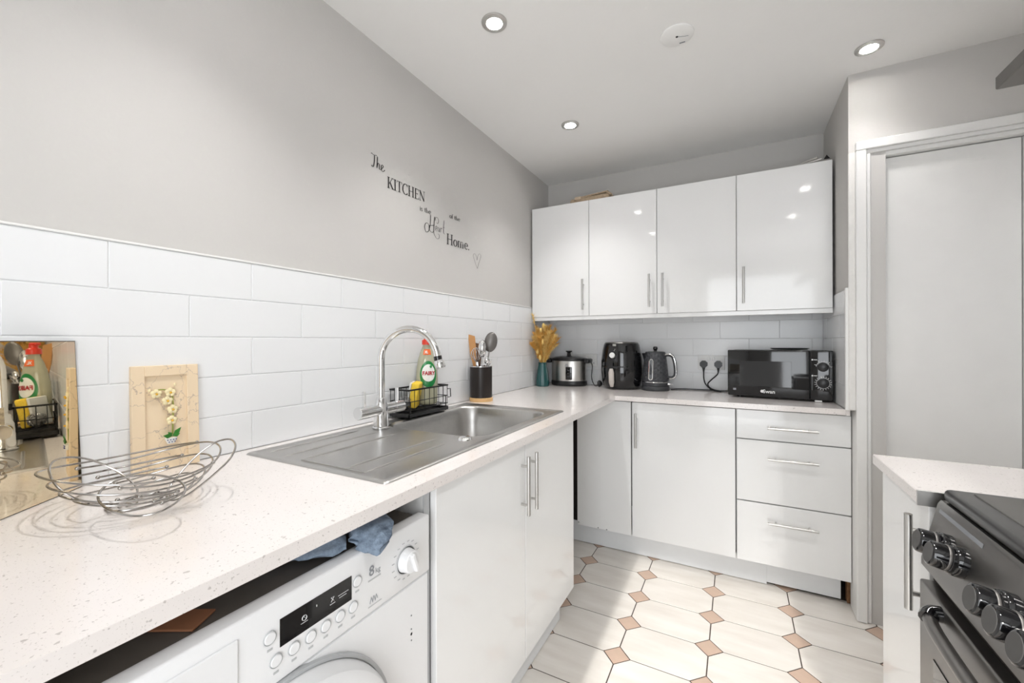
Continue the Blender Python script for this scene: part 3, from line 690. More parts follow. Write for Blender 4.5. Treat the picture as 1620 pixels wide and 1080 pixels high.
# ------------------------------------------------------------------ utensil pot
UX, UY = .068, -1.010
up = thing('utensil_pot', 'black cylindrical utensil pot with a bamboo base beside the sink', 'utensil pot', (UX, UY, W))
MB().lathe([(0, 0), (.0575, 0), (.0575, .017), (.055, .0185)], (UX, UY, W), 40).build('bamboo_base', 'bamboo_pale', up)
MB().lathe([(.0545, .018), (.0545, .170), (.0525, .171), (.0515, .168), (.0515, .03), (0, .03)], (UX, UY, W), 40).build('cylinder', 'pot_black', up)
MB().lathe([(.0515, .169), (.052, .1725), (.0545, .1725), (.055, .169)], (UX, UY, W), 40).build('rim', 'chrome', up)
cdir = Vector((1.1821 - UX, -2.7644 - UY, 0)).normalized(); rgt = Vector((-cdir.y, cdir.x, 0))   # image right as seen from the room
def utensil(name, label, cat, r0, f0, r1, f1, z1, build_head, m):
    # stem from (right r0, front f0) at pot floor to (r1,f1) at height z1
    a = Vector((UX, UY, W + .034)) + rgt * r0 + cdir * f0; b = Vector((UX, UY, W + z1)) + rgt * r1 + cdir * f1
    t = thing(name, label, cat, tuple(a), group='utensils in the black pot')
    ax = (b - a).normalized(); side = rgt - ax * rgt.dot(ax); side.normalize(); nrm = ax.cross(side)
    build_head(t, a, b, ax, side, nrm, m); return t
def flat_blade(t, a, b, ax, side, nrm, m):
    pts = [(-.007, 0), (.007, 0), (.008, .13), (.0165, .19), (.0165, .262), (-.0165, .274), (-.0165, .19), (-.008, .13)]
    L = (b - a).length / .268
    MB().prism(pts, lambda u, v, w: a + side * u + ax * v * L + nrm * (w - .0025), .005).build('blade', m, t)
def spoon(t, a, b, ax, side, nrm, m, wd=.028, hg=.042, curve=.012):
    MB().tube([a, a + (b - a) * .5, b - ax * hg], [.004, .0035, .003], 8).build('stem', m, t)
    c = b - ax * hg * .2
    def fn(u, v):
        rr = v; x = math.cos(2 * PI * u) * rr; y = math.sin(2 * PI * u) * rr
        return c + side * x * wd + ax * y * hg - nrm * (curve * (1 - rr * rr))
    mb = MB().grid(fn, 24, 6, True); o_ = mb.build('spoon_bowl', m, t, 70); sm_ = o_.modifiers.new('solid', 'SOLIDIFY'); sm_.thickness = .0014
def whisk(t, a, b, ax, side, nrm, m):
    MB().tube([a, b - ax * .07], .006, 10).build('stem', m, t)
    for k in range(6):
        q = side * math.cos(PI * k / 6) + nrm * math.sin(PI * k / 6); c = b - ax * .07
        MB().tube(catmull([c + q * .003, c + q * .020 + ax * .025, c + q * .024 + ax * .05, c + ax * .072, c - q * .024 + ax * .05, c - q * .020 + ax * .025, c - q * .003], 4), .0012, 5).build('whisk_wire', m, t)
def fork(t, a, b, ax, side, nrm, m):
    MB().tube([a, b - ax * .03], .003, 6).build('stem', m, t)
    for k in (-1.5, -.5, .5, 1.5): MB().tube([b - ax * .032, b - ax * .02 + side * k * .004, b + side * k * .0042], .0012, 5).build('tine', m, t)
utensil('wooden_spatula', 'tall flat bamboo spatula standing at the left of the utensil pot', 'spatula', -.018, -.010, -.048, -.02, .325, flat_blade, 'bamboo')
utensil('wooden_turner', 'dark wooden turner behind the whisk in the utensil pot', 'spatula', -.004, -.020, -.020, -.028, .285, flat_blade, 'dark_wood')
utensil('balloon_whisk', 'steel balloon whisk in the utensil pot', 'whisk', -.01, .006, -.026, .014, .262, whisk, 'chrome')
utensil('serving_spoon', 'large dark serving spoon leaning right in the utensil pot', 'spoon', .004, -.004, .050, .004, .300, lambda *q: spoon(*q, wd=.032, hg=.050), 'hood_steel')
utensil('steel_tablespoon', 'shiny steel tablespoon in the middle of the utensil pot', 'spoon', .0, .012, .006, .020, .268, lambda *q: spoon(*q, wd=.021, hg=.044), 'chrome')
utensil('steel_fork', 'steel fork leaning to the front right of the utensil pot', 'fork', .01, .012, .044, .030, .205, fork, 'chrome')
utensil('teaspoon', 'short steel teaspoon at the front right of the utensil pot', 'spoon', .008, .018, .028, .036, .205, lambda *q: spoon(*q, wd=.012, hg=.018, curve=.006), 'chrome')

# ------------------------------------------------------------------ mirror panel
mr = thing('mirror_panel', 'bronze-tinted frameless mirror standing at an angle against the tiles', 'mirror', (.09, -2.54, W))
D = Vector((math.sin(.675), -math.cos(.675), 0)); A = Vector((0, -2.416, W + .0005)) + D * .016; U = Vector((0, -.010, .296)); Nn = D.cross(U).normalized() * -1
if Nn.x < 0: Nn = -Nn
q = [A, A + D * .30, A + D * .30 + U, A + U]
MB().add([p - Nn * .004 for p in q] + [p - Nn * .0003 for p in q], [(3, 2, 1, 0), (4, 5, 6, 7)] + [(i, (i + 1) % 4, 4 + (i + 1) % 4, 4 + i) for i in range(4)]).build('backing', 'mirror_edge', mr)
q2 = [A + D * .0015 + U * .004, A + D * .2985 + U * .004, A + D * .2985 + U * .994, A + D * .0015 + U * .994]
MB().add(q2, [(0, 1, 2, 3)]).build('glass', 'mirror_glass', mr)

# ------------------------------------------------------------------ flower picture
pc = thing('flower_picture', 'cream crackle-effect picture frame with raised white orchids against the tiles', 'picture', (.017, -2.288, W), local=True)
pc.rotation_euler = (0, -.035, 0)
pw, phh = .0645, .240
MB().box(-.0045, .002, -pw + .02, pw - .02, .02, phh - .02).build('panel', 'cracked_cream', pc)
for y0, y1, z0, z1 in ((-pw, -pw + .024, 0, phh), (pw - .024, pw, 0, phh), (-pw + .024, pw - .024, 0, .026), (-pw + .024, pw - .024, phh - .024, phh)):
    MB().box(-.0055, .0075, y0, y1, z0, z1, .0012).build('frame_side', 'cracked_cream', pc)
FX = .003
MB().tube(catmull([(FX + .002, .010, .078), (FX + .003, .011, .110), (FX + .003, .012, .150), (FX + .003, .008, .176), (FX + .003, -.006, .184), (FX + .003, -.022, .184)], 6), .0014, 6).build('flower_stem', 'stem_green', pc)
for y, z in ((.008, .112), (.010, .137), (.000, .158), (.006, .177), (-.021, .176)):
    f = MB()
    for k in range(5):
        a = 2 * PI * k / 5 + .3; f.ball((FX + .005, y + .0062 * math.cos(a), z + .0055 * math.sin(a)), .0052, 6, sc=(.5, 1, 1))
    fo = f.build('blossom', 'petal', pc, 80)
    MB().ball((FX + .0085, y, z - .001), .0024, 6).build('blossom_centre', 'flower_heart', fo)
for y, z in ((.016, .194), (-.033, .184)): MB().ball((FX + .003, y, z), .003, 6, sc=(.6, .8, 1.3)).build('bud', 'petal', pc)
for dy, dz, L_ in ((.014, .016, 1), (-.016, .004, 1), (.012, .004, .8), (-.008, .010, .8)):
    c = Vector((FX + .005, .008, .074)); tip = c + Vector((.004, dy * 1.2, dz * 1.2)); m_ = (c + tip) / 2; sd_ = Vector((0, -(dz), dy)).normalized() * .0055 * L_
    MB().add([c, m_ + sd_ + Vector((.002, 0, 0)), tip, m_ - sd_ + Vector((.002, 0, 0)), m_ + Vector((.004, 0, 0))], [(0, 1, 4), (1, 2, 4), (2, 3, 4), (3, 0, 4)]).build('leaf', 'leaf', pc, 80)
pt = MB().lathe([(.007, 0), (.0115, .010), (.0125, .013), (.0105, .013)], (FX + .004, .006, .058), 20, sx=.5).build('flower_pot', 'label_white', pc)
for k in range(7): MB().ball((FX + .0095, .006 + (k - 3) * .0028, .0645 + .0025 * (-1) ** k), .0013, 5).build('blue_spot', 'spot_blue', pt)

# ------------------------------------------------------------------ wire fruit bowl
wb = thing('wire_fruit_bowl', 'open chrome wire fruit bowl with ball-tipped wires on the worktop', 'fruit bowl', (.255, -2.41, W))
BC = Vector((.220, -2.413, 0)); wr = .0018
def ell(a, ry, rx, z, zend=0):
    s_ = math.sin(a); return Vector((BC.x + .020 * -s_ * 0 + rx * math.cos(a), BC.y + ry * s_, z + zend * s_ * s_))
levels = [(.125, .130, .936, .018), (.113, .112, .917, .015), (.100, .098, .902, .013), (.084, .076, .890, .011)]
def wire(pts, name='wire', r=wr, balls=True):
    o_ = MB().tube(pts, r, 8)
    if balls:
        for p in (pts[0], pts[-1]): o_.ball(p, .0036, 8)
    o_.build(name, 'wire_chrome', wb)
for i, (ry, rx, z, ze) in enumerate(levels):
    # nested loops round each end, overlapping past the middle; the far-end set sits slightly lower
    wire([ell(-PI / 2 + s_, ry, rx, z, ze) for s_ in [(-2.75 + .2 * i) + (4.9 - .4 * i) * k / 44 for k in range(45)]])
    wire([ell(PI / 2 + s_, ry * .98, rx * .93, z - .009, ze + .010) for s_ in [(-2.1 + .2 * i) + (4.1 - .4 * i) * k / 44 for k in range(45)]])
def closed_spline(pts, k=5):
    n = len(pts); P = [Vector(p) for p in pts]; out = []
    for i in range(n):
        p0, p1, p2, p3 = P[i - 1], P[i], P[(i + 1) % n], P[(i + 2) % n]
        for j in range(k):
            t = j / k; out.append(.5 * ((2 * p1) + (p2 - p0) * t + (2 * p0 - 5 * p1 + 4 * p2 - p3) * t * t + (3 * p1 - p0 - 3 * p2 + p3) * t ** 3))
    return out
def smooth_ring(pts, it=2):
    P = [Vector(p) for p in pts]
    for _ in range(it): P = [P[i] * .5 + (P[i - 1] + P[(i + 1) % len(P)]) * .25 for i in range(len(P))]
    return P
for pts in ([(.191, -2.522, .957), (.137, -2.505, .959), (.112, -2.486, .958), (.105, -2.465, .953), (.105, -2.445, .945), (.110, -2.420, .925), (.140, -2.400, .900), (.178, -2.398, .886), (.212, -2.410, .879), (.238, -2.448, .883), (.248, -2.482, .896), (.253, -2.510, .915), (.240, -2.528, .940)],
            [(.216, -2.367, .883), (.216, -2.350, .905), (.236, -2.326, .945), (.252, -2.300, .966), (.278, -2.282, .972), (.328, -2.300, .965), (.364, -2.328, .952), (.358, -2.347, .935), (.345, -2.363, .915), (.325, -2.382, .893), (.308, -2.398, .881), (.260, -2.394, .878)],
            [(.288, -2.496, .922), (.257, -2.472, .930), (.270, -2.444, .939), (.308, -2.420, .939), (.346, -2.405, .932), (.384, -2.407, .924), (.413, -2.430, .916), (.426, -2.462, .909), (.413, -2.483, .907), (.373, -2.494, .909), (.333, -2.500, .914)]):
    MB().tube(closed_spline(smooth_ring(pts, 1)), wr, 8, True).build('petal_loop', 'wire_chrome', wb)
MB().tube([Vector((BC.x + .040 * math.cos(2 * PI * k / 32), BC.y + .045 * math.sin(2 * PI * k / 32), W + .0022)) for k in range(32)], .0022, 8, True).build('base_ring', 'wire_chrome', wb)
for s_ in (-1, 1):
    for q_ in (0, 1):
        pts = [Vector((BC.x + s_ * .012 + (.004 + .0022 * k) * math.cos(s_ * k * .42 + q_ * PI), BC.y + (q_ - .5) * .05 + (.004 + .0016 * k) * math.sin(s_ * k * .42 + q_ * PI), W + .0045)) for k in range(15)]
        MB().tube(pts, .0015, 6).build('base_scroll', 'wire_chrome', wb)
for k in range(4): MB().ball((BC.x + .03 * math.cos(k * PI / 2 + .6), BC.y + .04 * math.sin(k * PI / 2 + .6), W + .008), .0038, 8).build('ball_tip', 'wire_chrome', wb)

# ------------------------------------------------------------------ vase with dried grasses
VX, VY = .062, -.250
tag(MB().lathe([(0, 0), (.040, 0), (.043, .004), (.0435, .02), (.041, .055), (.035, .10), (.0285, .135), (.027, .150), (.0295, .156), (.0265, .156), (.024, .15), (.024, .12), (0, .12)], (VX, VY, W), 14).build('vase', 'teal', None, 12), 'small dark teal faceted vase in the corner of the worktop', 'vase')
gb = thing('dried_grass_bouquet', 'bunch of golden dried grasses standing in the teal vase', 'dried grasses', (VX, VY, W + .125))
rnd = random.Random(11)
for k in range(84):
    a = 2 * PI * k / 84 * 13 + rnd.uniform(-.2, .2); spread = rnd.uniform(.15, 1.0)
    top = Vector((VX + .02 + math.cos(a) * .115 * spread, VY - .02 + math.sin(a) * .09 * spread, W + rnd.uniform(.30, .415) - .05 * spread))
    if k == 0: top = Vector((.025, -.315, 1.335))
    top.x = max(top.x, .022); top.y = max(top.y, -.36); 
    if top.y > -.31 and top.z > 1.275: top.z = 1.275
    base = Vector((VX + math.cos(a) * .012, VY + math.sin(a) * .012, W + .124))
    mid = (base + top) / 2 + Vector((math.cos(a) * -.008, math.sin(a) * -.008, .02))
    P = catmull([base, mid, top], 6); m = rnd.choice(['straw', 'straw', 'straw', 'straw_pale'])
    st = MB().tube(P, .0013, 5).build('grass_stem', m, gb)
    pl = MB(); n0 = 3 if k else 9
    for i in range(n0, len(P) - 1):
        T = (P[i + 1] - P[i]).normalized()
        for j in range(22):
            c = P[i] + (P[i + 1] - P[i]) * (j / 22); d = (T * 1.0 + Vector((rnd.uniform(-1, 1), rnd.uniform(-1, 1), rnd.uniform(-.5, .5))) * 1.05).normalized(); L_ = rnd.uniform(.012, .036)
            sd_ = d.orthogonal().normalized() * .0013
            e_ = c + d * L_; e_.x = max(e_.x, .009)
            pl.add([c - sd_, c + sd_, e_, c + d.cross(sd_) * 1.0], [(0, 1, 2), (1, 3, 2), (3, 0, 2)])
    pl.build('plume', m, st, 60)
for dx, dy, z in ((.012, -.030, 1.235), (.030, -.045, 1.16), (.0, -.03, 1.19), (.025, -.02, 1.265), (.010, -.04, 1.06), (-.01, -.035, 1.10)):
    MB().ball((VX + dx, VY + dy - .02, z), .009, 8, sc=(1, 1, 2.0)).build('seed_head', 'straw_pale', gb)

# ------------------------------------------------------------------ slow cooker
CX, CYY = .197, -.118
sc = thing('slow_cooker', 'oval steel slow cooker with black lid and base', 'slow cooker', (CX, CYY, W))
EY = .72
MB().lathe([(0, .002), (.118, .002), (.122, .008), (.122, .030), (.119, .034)], (CX, CYY, W), 48, sy=EY).build('base', 'black_plastic', sc)
MB().lathe([(.117, .033), (.119, .05), (.119, .160), (.117, .165)], (CX, CYY, W), 48, sy=EY).build('steel_band', 'satin_steel', sc)
MB().lathe([(.117, .164), (.124, .168), (.125, .176), (.119, .182)], (CX, CYY, W), 48, sy=EY).build('rim', 'black_plastic', sc)
MB().lathe([(.119, .181), (.100, .189), (.06, .197), (0, .200)], (CX, CYY, W), 48, sy=EY).build('lid', 'black_gloss', sc)
MB().lathe([(.018, .197), (.013, .203), (.010, .216), (.016, .222), (.022, .225), (.021, .230), (0, .231)], (CX, CYY, W), 24).build('lid_knob', 'black_plastic', sc)
for s_ in (-1, 1): MB().box(CX + s_ * .116, CX + s_ * .150, CYY - .040, CYY + .040, W + .150, W + .180, .008).build('side_handle', 'black_plastic', sc)
fyc = lambda x: CYY - .119 * EY * math.sqrt(max(0, 1 - ((x - CX) / .119) ** 2))
px_ = .226; ny = Vector(((px_ - CX) / .119 ** 2, (fyc(px_) - CYY) / (.119 * EY) ** 2, 0)).normalized(); rz = math.atan2(ny.y, ny.x) + PI / 2
PM = Matrix.Translation((px_, fyc(px_), W + .085)) @ Matrix.Rotation(rz, 4, 'Z')
pnl = MB().box(-.021, .021, -.0045, .010, -.042, .042, .004, M=PM).build('control_panel', 'black_gloss', sc)
for z in (-.02, 0, .02): MB().box(-.009, .009, -.0052, -.004, z - .003, z + .003, M=PM).build('panel_mark', 'kettle_grey', pnl)
TM2 = Matrix.Translation((.212, fyc(.212) - .0008, W + .135)) @ Matrix.Rotation(rz * .6, 4, 'Z')
for z, w_ in ((.008, .017), (-.002, .022)): MB().box(-w_ / 2, w_ / 2, -.0008, .002, z - .0028, z + .0028, M=TM2).build('badge', 'print_grey', sc)
def tubeobj(name, pts, r, m, label, cat):
    return tag(MB().tube(catmull(pts, 8), r, 8).build(name, m), label, cat)
cab = MB().tube(catmull([(.337, -.085, 1.030), (.352, -.10, 1.0), (.350, -.11, .93), (.366, -.115, .885), (.385, -.12, .8755), (.398, -.12, .886)], 8), .003, 8)
cab.build('power_cord', 'black_plastic', sc)
pg = thing('loose_plug', 'black plug lying on the worktop between slow cooker and air fryer', 'plug', (.398, -.125, W), local=True)
MB().lathe([(.0, 0), (.018, 0), (.021, .004), (.021, .012), (.014, .022), (.006, .028), (0, .029)], (0, 0, 0), 20, M=Matrix.Translation((0, 0, .021)) @ Matrix.Rotation(PI / 2, 4, 'Y')).build('plug_body', 'black_plastic', pg)
for y, z in ((-.009, .015), (.009, .015), (0, .030)): MB().box(-.016, .0, y - .003, y + .003, z - .0018, z + .0018).build('pin', 'chrome', pg)

# ------------------------------------------------------------------ air fryer
AX, AY = .552, -.140
af = thing('air_fryer', 'glossy black air fryer with pale handle and silver dial', 'air fryer', (AX, AY, W))
apf = [(.098, .002), (.108, .010), (.120, .05), (.1255, .11), (.1245, .17), (.117, .23), (.108, .272), (.103, .280)]
def arad(z):
    for i in range(len(apf) - 1):
        (r0, z0), (r1, z1) = apf[i], apf[i + 1]
        if z <= z1: return r0 + (r1 - r0) * (z - z0) / (z1 - z0)
    return apf[-1][0]
AEY = .94
MB().lathe([(0, .002)] + [(arad(.002 + .278 * i / 30), .002 + .278 * i / 30) for i in range(31)], (AX, AY, W), 56, sy=AEY).build('body', 'black_gloss', af, 60)
MB().lathe([(.103, .280), (.098, .286), (.06, .289), (0, .290)], (AX, AY, W), 48, sy=AEY).build('top_plate', 'oven_steel', af)
MB().lathe([(arad(.012 + .135 * i / 14) + (.0022 if 0 < i < 14 else -.002), .012 + .135 * i / 14) for i in range(15)], (AX, AY, W), 40, sy=AEY, a0=-PI * .80, a1=-PI * .20).build('basket_drawer', 'black_gloss', af, 60)
def afp(x, z, off): # point on the fryer's front face
    r = arad(z) + off; return (AX + x, AY - AEY * math.sqrt(max(1e-6, r * r - x * x)), W + z)
hxo = -.030
hp = [afp(hxo, z, .006) for z in (.020, .045, .075, .105, .128)]
hm = MB(); hm.tube([(p[0], p[1] - .010, p[2]) for p in hp], [.010, .0165, .0165, .0165, .010], 16); hm.build('handle', 'handle_pale', af)
kp = afp(-.026, .205, .002); KM = Matrix.Translation(kp) @ Matrix.Rotation(PI / 2 - .25, 4, 'X')
kn = MB().lathe([(.021, -.004), (.021, .008), (.019, .010), (0, .010)], (0, 0, 0), 28, M=KM).build('dial_surround', 'black_gloss', af)
MB().lathe([(.0165, .008), (.0165, .018), (.0150, .020), (0, .020)], (0, 0, 0), 28, M=KM).build('dial', 'socket', kn)
MB().box(-.011, .011, -.010, .010, -.004, .010, .003, M=Matrix.Translation(afp(-.018, .266, -.004))).build('top_button', 'satin_steel', af)
for x in (-.018, -.014): MB().ball(afp(x, .236 + (x + .018) * 2, .001), .0018, 6).build('indicator', 'print_white', af)

# ------------------------------------------------------------------ kettle
KX, KY = .757, -.152
kt = thing('kettle', 'dark grey diamond-patterned electric kettle with chrome handle trim', 'kettle', (KX, KY, W))
MB().lathe([(0, .001), (.078, .001), (.080, .006), (.079, .022), (.076, .026)], (KX, KY, W), 40).build('power_base', 'kettle_grey', kt)
MB().lathe([(.076, .028), (.0775, .045), (.076, .05)], (KX, KY, W), 40).build('lower_band', 'kettle_grey', kt)
MB().lathe([(.0765, .0495), (.0772, .0515), (.0765, .0535)], (KX, KY, W), 40).build('trim_ring', 'chrome', kt)
MB().lathe([(.0762, .053), (.073, .10), (.067, .16), (.0605, .215), (.058, .222)], (KX, KY, W), 40).build('body', 'kettle_diamond', kt)
MB().lathe([(.058, .221), (.056, .228), (.045, .231), (0, .232)], (KX, KY, W), 40).build('lid', 'kettle_grey', kt)
MB().lathe([(.010, .231), (.009, .238), (.0135, .246), (.0135, .254), (.010, .260), (0, .261)], (KX, KY, W), 20).build('lid_knob', 'black_gloss', kt)
kd = Vector((math.cos(-.18), math.sin(-.18), 0))
kp3 = lambda r, z: Vector((KX, KY, W + z)) + kd * r
MB().tube(catmull([kp3(.055, .208), kp3(.078, .212), kp3(.100, .203), kp3(.112, .170), kp3(.117, .130), kp3(.116, .098), kp3(.106, .082), kp3(.085, .078), kp3(.070, .078)], 7), .0095, 12).build('handle', 'kettle_grey', kt)
sdv = Vector((-kd.y, kd.x, 0)) * -.0065
MB().tube(catmull([kp3(.060, .213) + sdv, kp3(.080, .217) + sdv, kp3(.104, .206) + sdv, kp3(.117, .170) + sdv, kp3(.122, .130) + sdv, kp3(.121, .095) + sdv, kp3(.108, .077) + sdv, kp3(.085, .073) + sdv], 7), .0045, 8).build('handle_trim', 'chrome', kt)
MB().add([kp3(-.050, .222) + Vector((0, -.022, 0)), kp3(-.050, .222) + Vector((0, .022, 0)), kp3(-.083, .219), kp3(-.064, .165) + Vector((0, -.010, 0)), kp3(-.064, .165) + Vector((0, .010, 0))], [(0, 1, 2), (0, 2, 3), (1, 4, 2), (2, 4, 3)]).build('spout', 'kettle_grey', kt, 60)
# water gauge on the front left
ga = math.radians(-90 - 12); 
def ksurf(z, off, du): 
    r = (.0762 + (.0605 - .0762) * (z - .053) / (.215 - .053)) + off; a = ga + du / r; return Vector((KX + r * math.cos(a), KY + r * math.sin(a), W + z))
gl = [(0, 0)]
lo_, hi_ = .066, .186; ring_ = [(.0115 * math.cos(a), hi_ - .0115 + .0115 * math.sin(a)) for a in [PI * k / 8 for k in range(9)]] + [(.0115 * math.cos(a), lo_ + .0115 + .0115 * math.sin(a)) for a in [PI + PI * k / 8 for k in range(9)]]
MB().tube([ksurf(z, .002, u) for u, z in ring_], .0032, 8, True).build('gauge_rim', 'chrome', kt)
MB().add([ksurf(z, .0015, u) for u, z in ring_], [tuple(range(len(ring_)))]).build('water_gauge', 'gauge_glass', kt)
MB().tube([kp3(.074, .040), kp3(.088, .040)], [.010, .006], 10).tube([kp3(.086, .040), kp3(.102, .038)], .004, 8).build('switch', 'chrome', kt)

# ------------------------------------------------------------------ sockets, plugs and cords
def socket(x0, x1, z0, z1, label):
    t = thing('wall_socket', label, 'socket', ((x0 + x1) / 2, -.006, (z0 + z1) / 2))
    MB().box(x0, x1, -.0155, -.0066, z0, z1, .002).build('face_plate', 'socket', t)
    for s_ in (-1, 1):
        cxx = (x0 + x1) / 2 + s_ * (x1 - x0) * .27; cz = (z0 + z1) / 2 - .008
        for dx, dz in ((0, .012), (-.0105, -.009), (.0105, -.009)): MB().box(cxx + dx - .003, cxx + dx + .003, -.0158, -.0152, cz + dz - .004, cz + dz + .002).build('pin_hole', 'print_grey', t)
        MB().box((x0 + x1) / 2 + s_ * .012 - .006, (x0 + x1) / 2 + s_ * .012 + .006, -.019, -.0152, z1 - .030, z1 - .010, .002).build('switch', 'socket', t)
socket(.980, 1.126, .992, 1.078, 'white double wall socket with two black plugs beside the microwave')
socket(.213, .359, .992, 1.078, 'white double wall socket half hidden behind the slow cooker')
def plug(x, z, label, path, r=.0034):
    t = thing('plug', label, 'plug', (x, -.017, z))
    pts = [(x + .0225 * math.cos(a), z + .0225 * math.sin(a)) for a in [PI / 8 + PI / 4 * k for k in range(8)]]
    MB().prism(pts, lambda u, v, w: (u, -.0165 - w, v), .024).build('plug_body', 'black_plastic', t)
    MB().tube([(x, -.028, z - .018), (x, -.030, z - .030), (x, -.030, z - .044)], [.009, .006, .004], 10).build('strain_relief', 'black_plastic', t)
    MB().tube(catmull(path, 8), r, 8).build('cord', 'black_plastic', t)
plug(1.013, 1.026, 'black plug in the left half of the socket, cord running to the kettle', [(1.013, -.030, .985), (1.014, -.032, .94), (1.026, -.04, .905), (1.06, -.07, .879), (1.105, -.10, .8752), (1.09, -.055, .8752), (1.02, -.045, .8752), (.92, -.05, .8752), (.862, -.08, .8752), (.842, -.12, .8752)])
plug(1.091, 1.026, 'black plug in the right half of the socket, cord running behind the microwave', [(1.091, -.030, .985), (1.085, -.034, .965), (1.055, -.036, .935), (1.036, -.042, .91), (1.050, -.052, .888), (1.085, -.058, .8755), (1.13, -.058, .8752), (1.17, -.045, .8752)])

# ------------------------------------------------------------------ microwave
mw = thing('microwave', 'black microwave oven with two dials at the end of the worktop', 'microwave', (1.364, -.312, W), rotz=math.atan2(-.050, .440), local=True)
hw = .2215; mh0, mh1 = .012, .246
MB().box(-hw + .004, hw - .004, .016, .250, mh0, mh1 - .002, .006).build('casing', 'black_plastic', mw)
dr = MB().box(-hw, .131, -.001, .0155, mh0 - .002, mh1, .005).build('door', 'black_gloss', mw)
MB().box(-.166, .058, -.0018, .0, .062, .190, .0006).build('door_window', 'mw_glass', dr)
text_mb('Swan', .025, lambda u, v: (-.036 + u, -.0022, .030 + v), bold=.0004).build('brand_print', 'print_white', dr)
MB().ball((-.0655, -.0022, .0385), .0075, 10, sc=(1, .06, 1)).build('brand_swan', 'print_white', dr)
MB().box(-.196, -.182, -.0016, .0, .038, .048).box(-.192, -.186, -.002, .0, .040, .046).build('sticker', 'print_grey', dr)
cpn = MB().box(.133, hw, -.001, .0155, mh0 - .002, mh1, .005).build('control_panel', 'black_gloss', mw)
for z, n_, a0_, a1_, rr in ((.168, 22, .05, PI - .05, .032), (.092, 34, -1.25 * PI, .62 * PI - .1, .031)):
    kz = z
    MB().lathe([(.022, 0), (.021, .012), (.018, .014), (0, .014)], (0, 0, 0), 28, M=Matrix.Translation((.182, -.001, kz)) @ Matrix.Rotation(PI / 2, 4, 'X')).build('dial', 'black_plastic', cpn)
    pts = [(.182 + rr * .82 * math.cos(a0_ + (a1_ - a0_) * k / n_), -.0019, kz + rr * .82 * math.sin(a0_ + (a1_ - a0_) * k / n_)) for k in range(n_ + 1)]
    MB().tube(pts, .0008, 5).build('dial_scale', 'print_white', cpn)
    st = 1 if rr == .031 else 5
    for k in range(0, n_ + 1, 2 if rr == .031 else 5):
        a = a0_ + (a1_ - a0_) * k / n_; c, s_ = math.cos(a), math.sin(a)
        MB().tube([(.182 + rr * .9 * c, -.0019, kz + rr * .9 * s_), (.182 + rr * 1.08 * c, -.0019, kz + rr * 1.08 * s_)], .001, 5).build('dial_tick', 'print_white', cpn)
    MB().ball((.141, -.0018, kz + .034), .0035, 8, sc=(1, .1, 1)).build('dial_mark', 'print_white', cpn)
    MB().box(.146, .160, -.0019, -.0009, kz + .032, kz + .036).build('dial_mark', 'appliance_grey', cpn)
for x in (-.17, .17): 
    for y in (.05, .20): MB().cyl((x, y, 0), (x, y, .014), .012, n=14).build('foot', 'black_plastic', mw)
MB().box(.150, .178, -.004, .01, .002, .0095, .001).build('door_release', 'socket', mw)
tag(MB().lathe([(0, .001), (.075, .001), (.085, .006), (.086, .008), (.07, .005), (0, .004)], (1.43, -.15, W + .2465), 40).build('black_lid', 'black_plastic'), 'thin dark round lid lying flat on top of the microwave', 'lid')

# ------------------------------------------------------------------ on top of the wall cabinets
wv = thing('woven_bundle', 'folded beige woven mat lying on top of the wall cabinets', 'woven mat', (.40, -.22, 2.021), local=True)
wv.rotation_euler = (0, 0, -.05)
MB().box(-.11, .115, -.05, .06, .0, .040, .012).build('folded_mat', 'woven', wv)
MB().tube([(-.118, -.052, .018), (-.118, .06, .018)], .018, 12).build('rolled_edge', 'woven', wv)
MB().box(-.105, -.062, -.056, .05, .028, .046, .005).build('pale_strap', 'straw_strap', wv)
MB().tube([(.10, -.05, .045), (.122, -.048, .030), (.125, .02, .02)], .007, 8).build('loose_end', 'woven', wv)
MB().box(-.10, .11, -.045, .05, .0405, .050, .004, M=Matrix.Rotation(-.05, 4, 'Y')).build('top_fold', 'woven', wv)
rl = thing('metal_rail', 'thin grey metal rail lying on top of the end wall cabinet', 'rail', (1.48, -.26, 2.021))
MB().tube([(1.37, -.20, 2.028), (1.535, -.275, 2.054)], .006, 10).tube([(1.36, -.225, 2.027), (1.55, -.285, 2.040)], .005, 8).build('rail', 'satin_steel', rl)
MB().box(1.545, 1.586, -.29, -.26, 2.021, 2.034, .002).build('bracket_base', 'oven_steel', rl)
MB().add([(1.555, -.285, 2.034), (1.583, -.285, 2.034), (1.583, -.262, 2.034), (1.555, -.262, 2.034), (1.570, -.274, 2.060)], [(0, 1, 4), (1, 2, 4), (2, 3, 4), (3, 0, 4)]).build('bracket', 'black_plastic', rl)
tag(MB().box(1.19, 1.235, -.285, -.25, 2.0205, 2.0285, .002).build('dark_clip', 'black_plastic'), 'small flat dark clip on top of the wall cabinet edge', 'clip')

# ------------------------------------------------------------------ wall lettering
dc = thing('wall_lettering', 'black vinyl lettering about the kitchen and home on the grey wall', 'wall decal', (0, -1.3, 1.7))
def ribbon(mb, pts, w, f):
    P = [Vector(p) for p in pts]; n = len(P); Wd = w if isinstance(w, (list, tuple)) else [w] * n; vs = []
    for i in range(n):
        t_ = (P[min(i + 1, n - 1)] - P[max(i - 1, 0)]).normalized(); nn = Vector((-t_.y, t_.x)) * Wd[i] / 2
        vs += [f(*(P[i] + nn)), f(*(P[i] - nn))]
    mb.add(vs, [(2 * i, 2 * i + 1, 2 * i + 3, 2 * i + 2) for i in range(n - 1)])
TK, TN = .13, .05
def arc(cx, cy, rx, ry, a0, a1, n=16): return [(cx + rx * math.cos(a0 + (a1 - a0) * k / n), cy + ry * math.sin(a0 + (a1 - a0) * k / n)) for k in range(n + 1)]
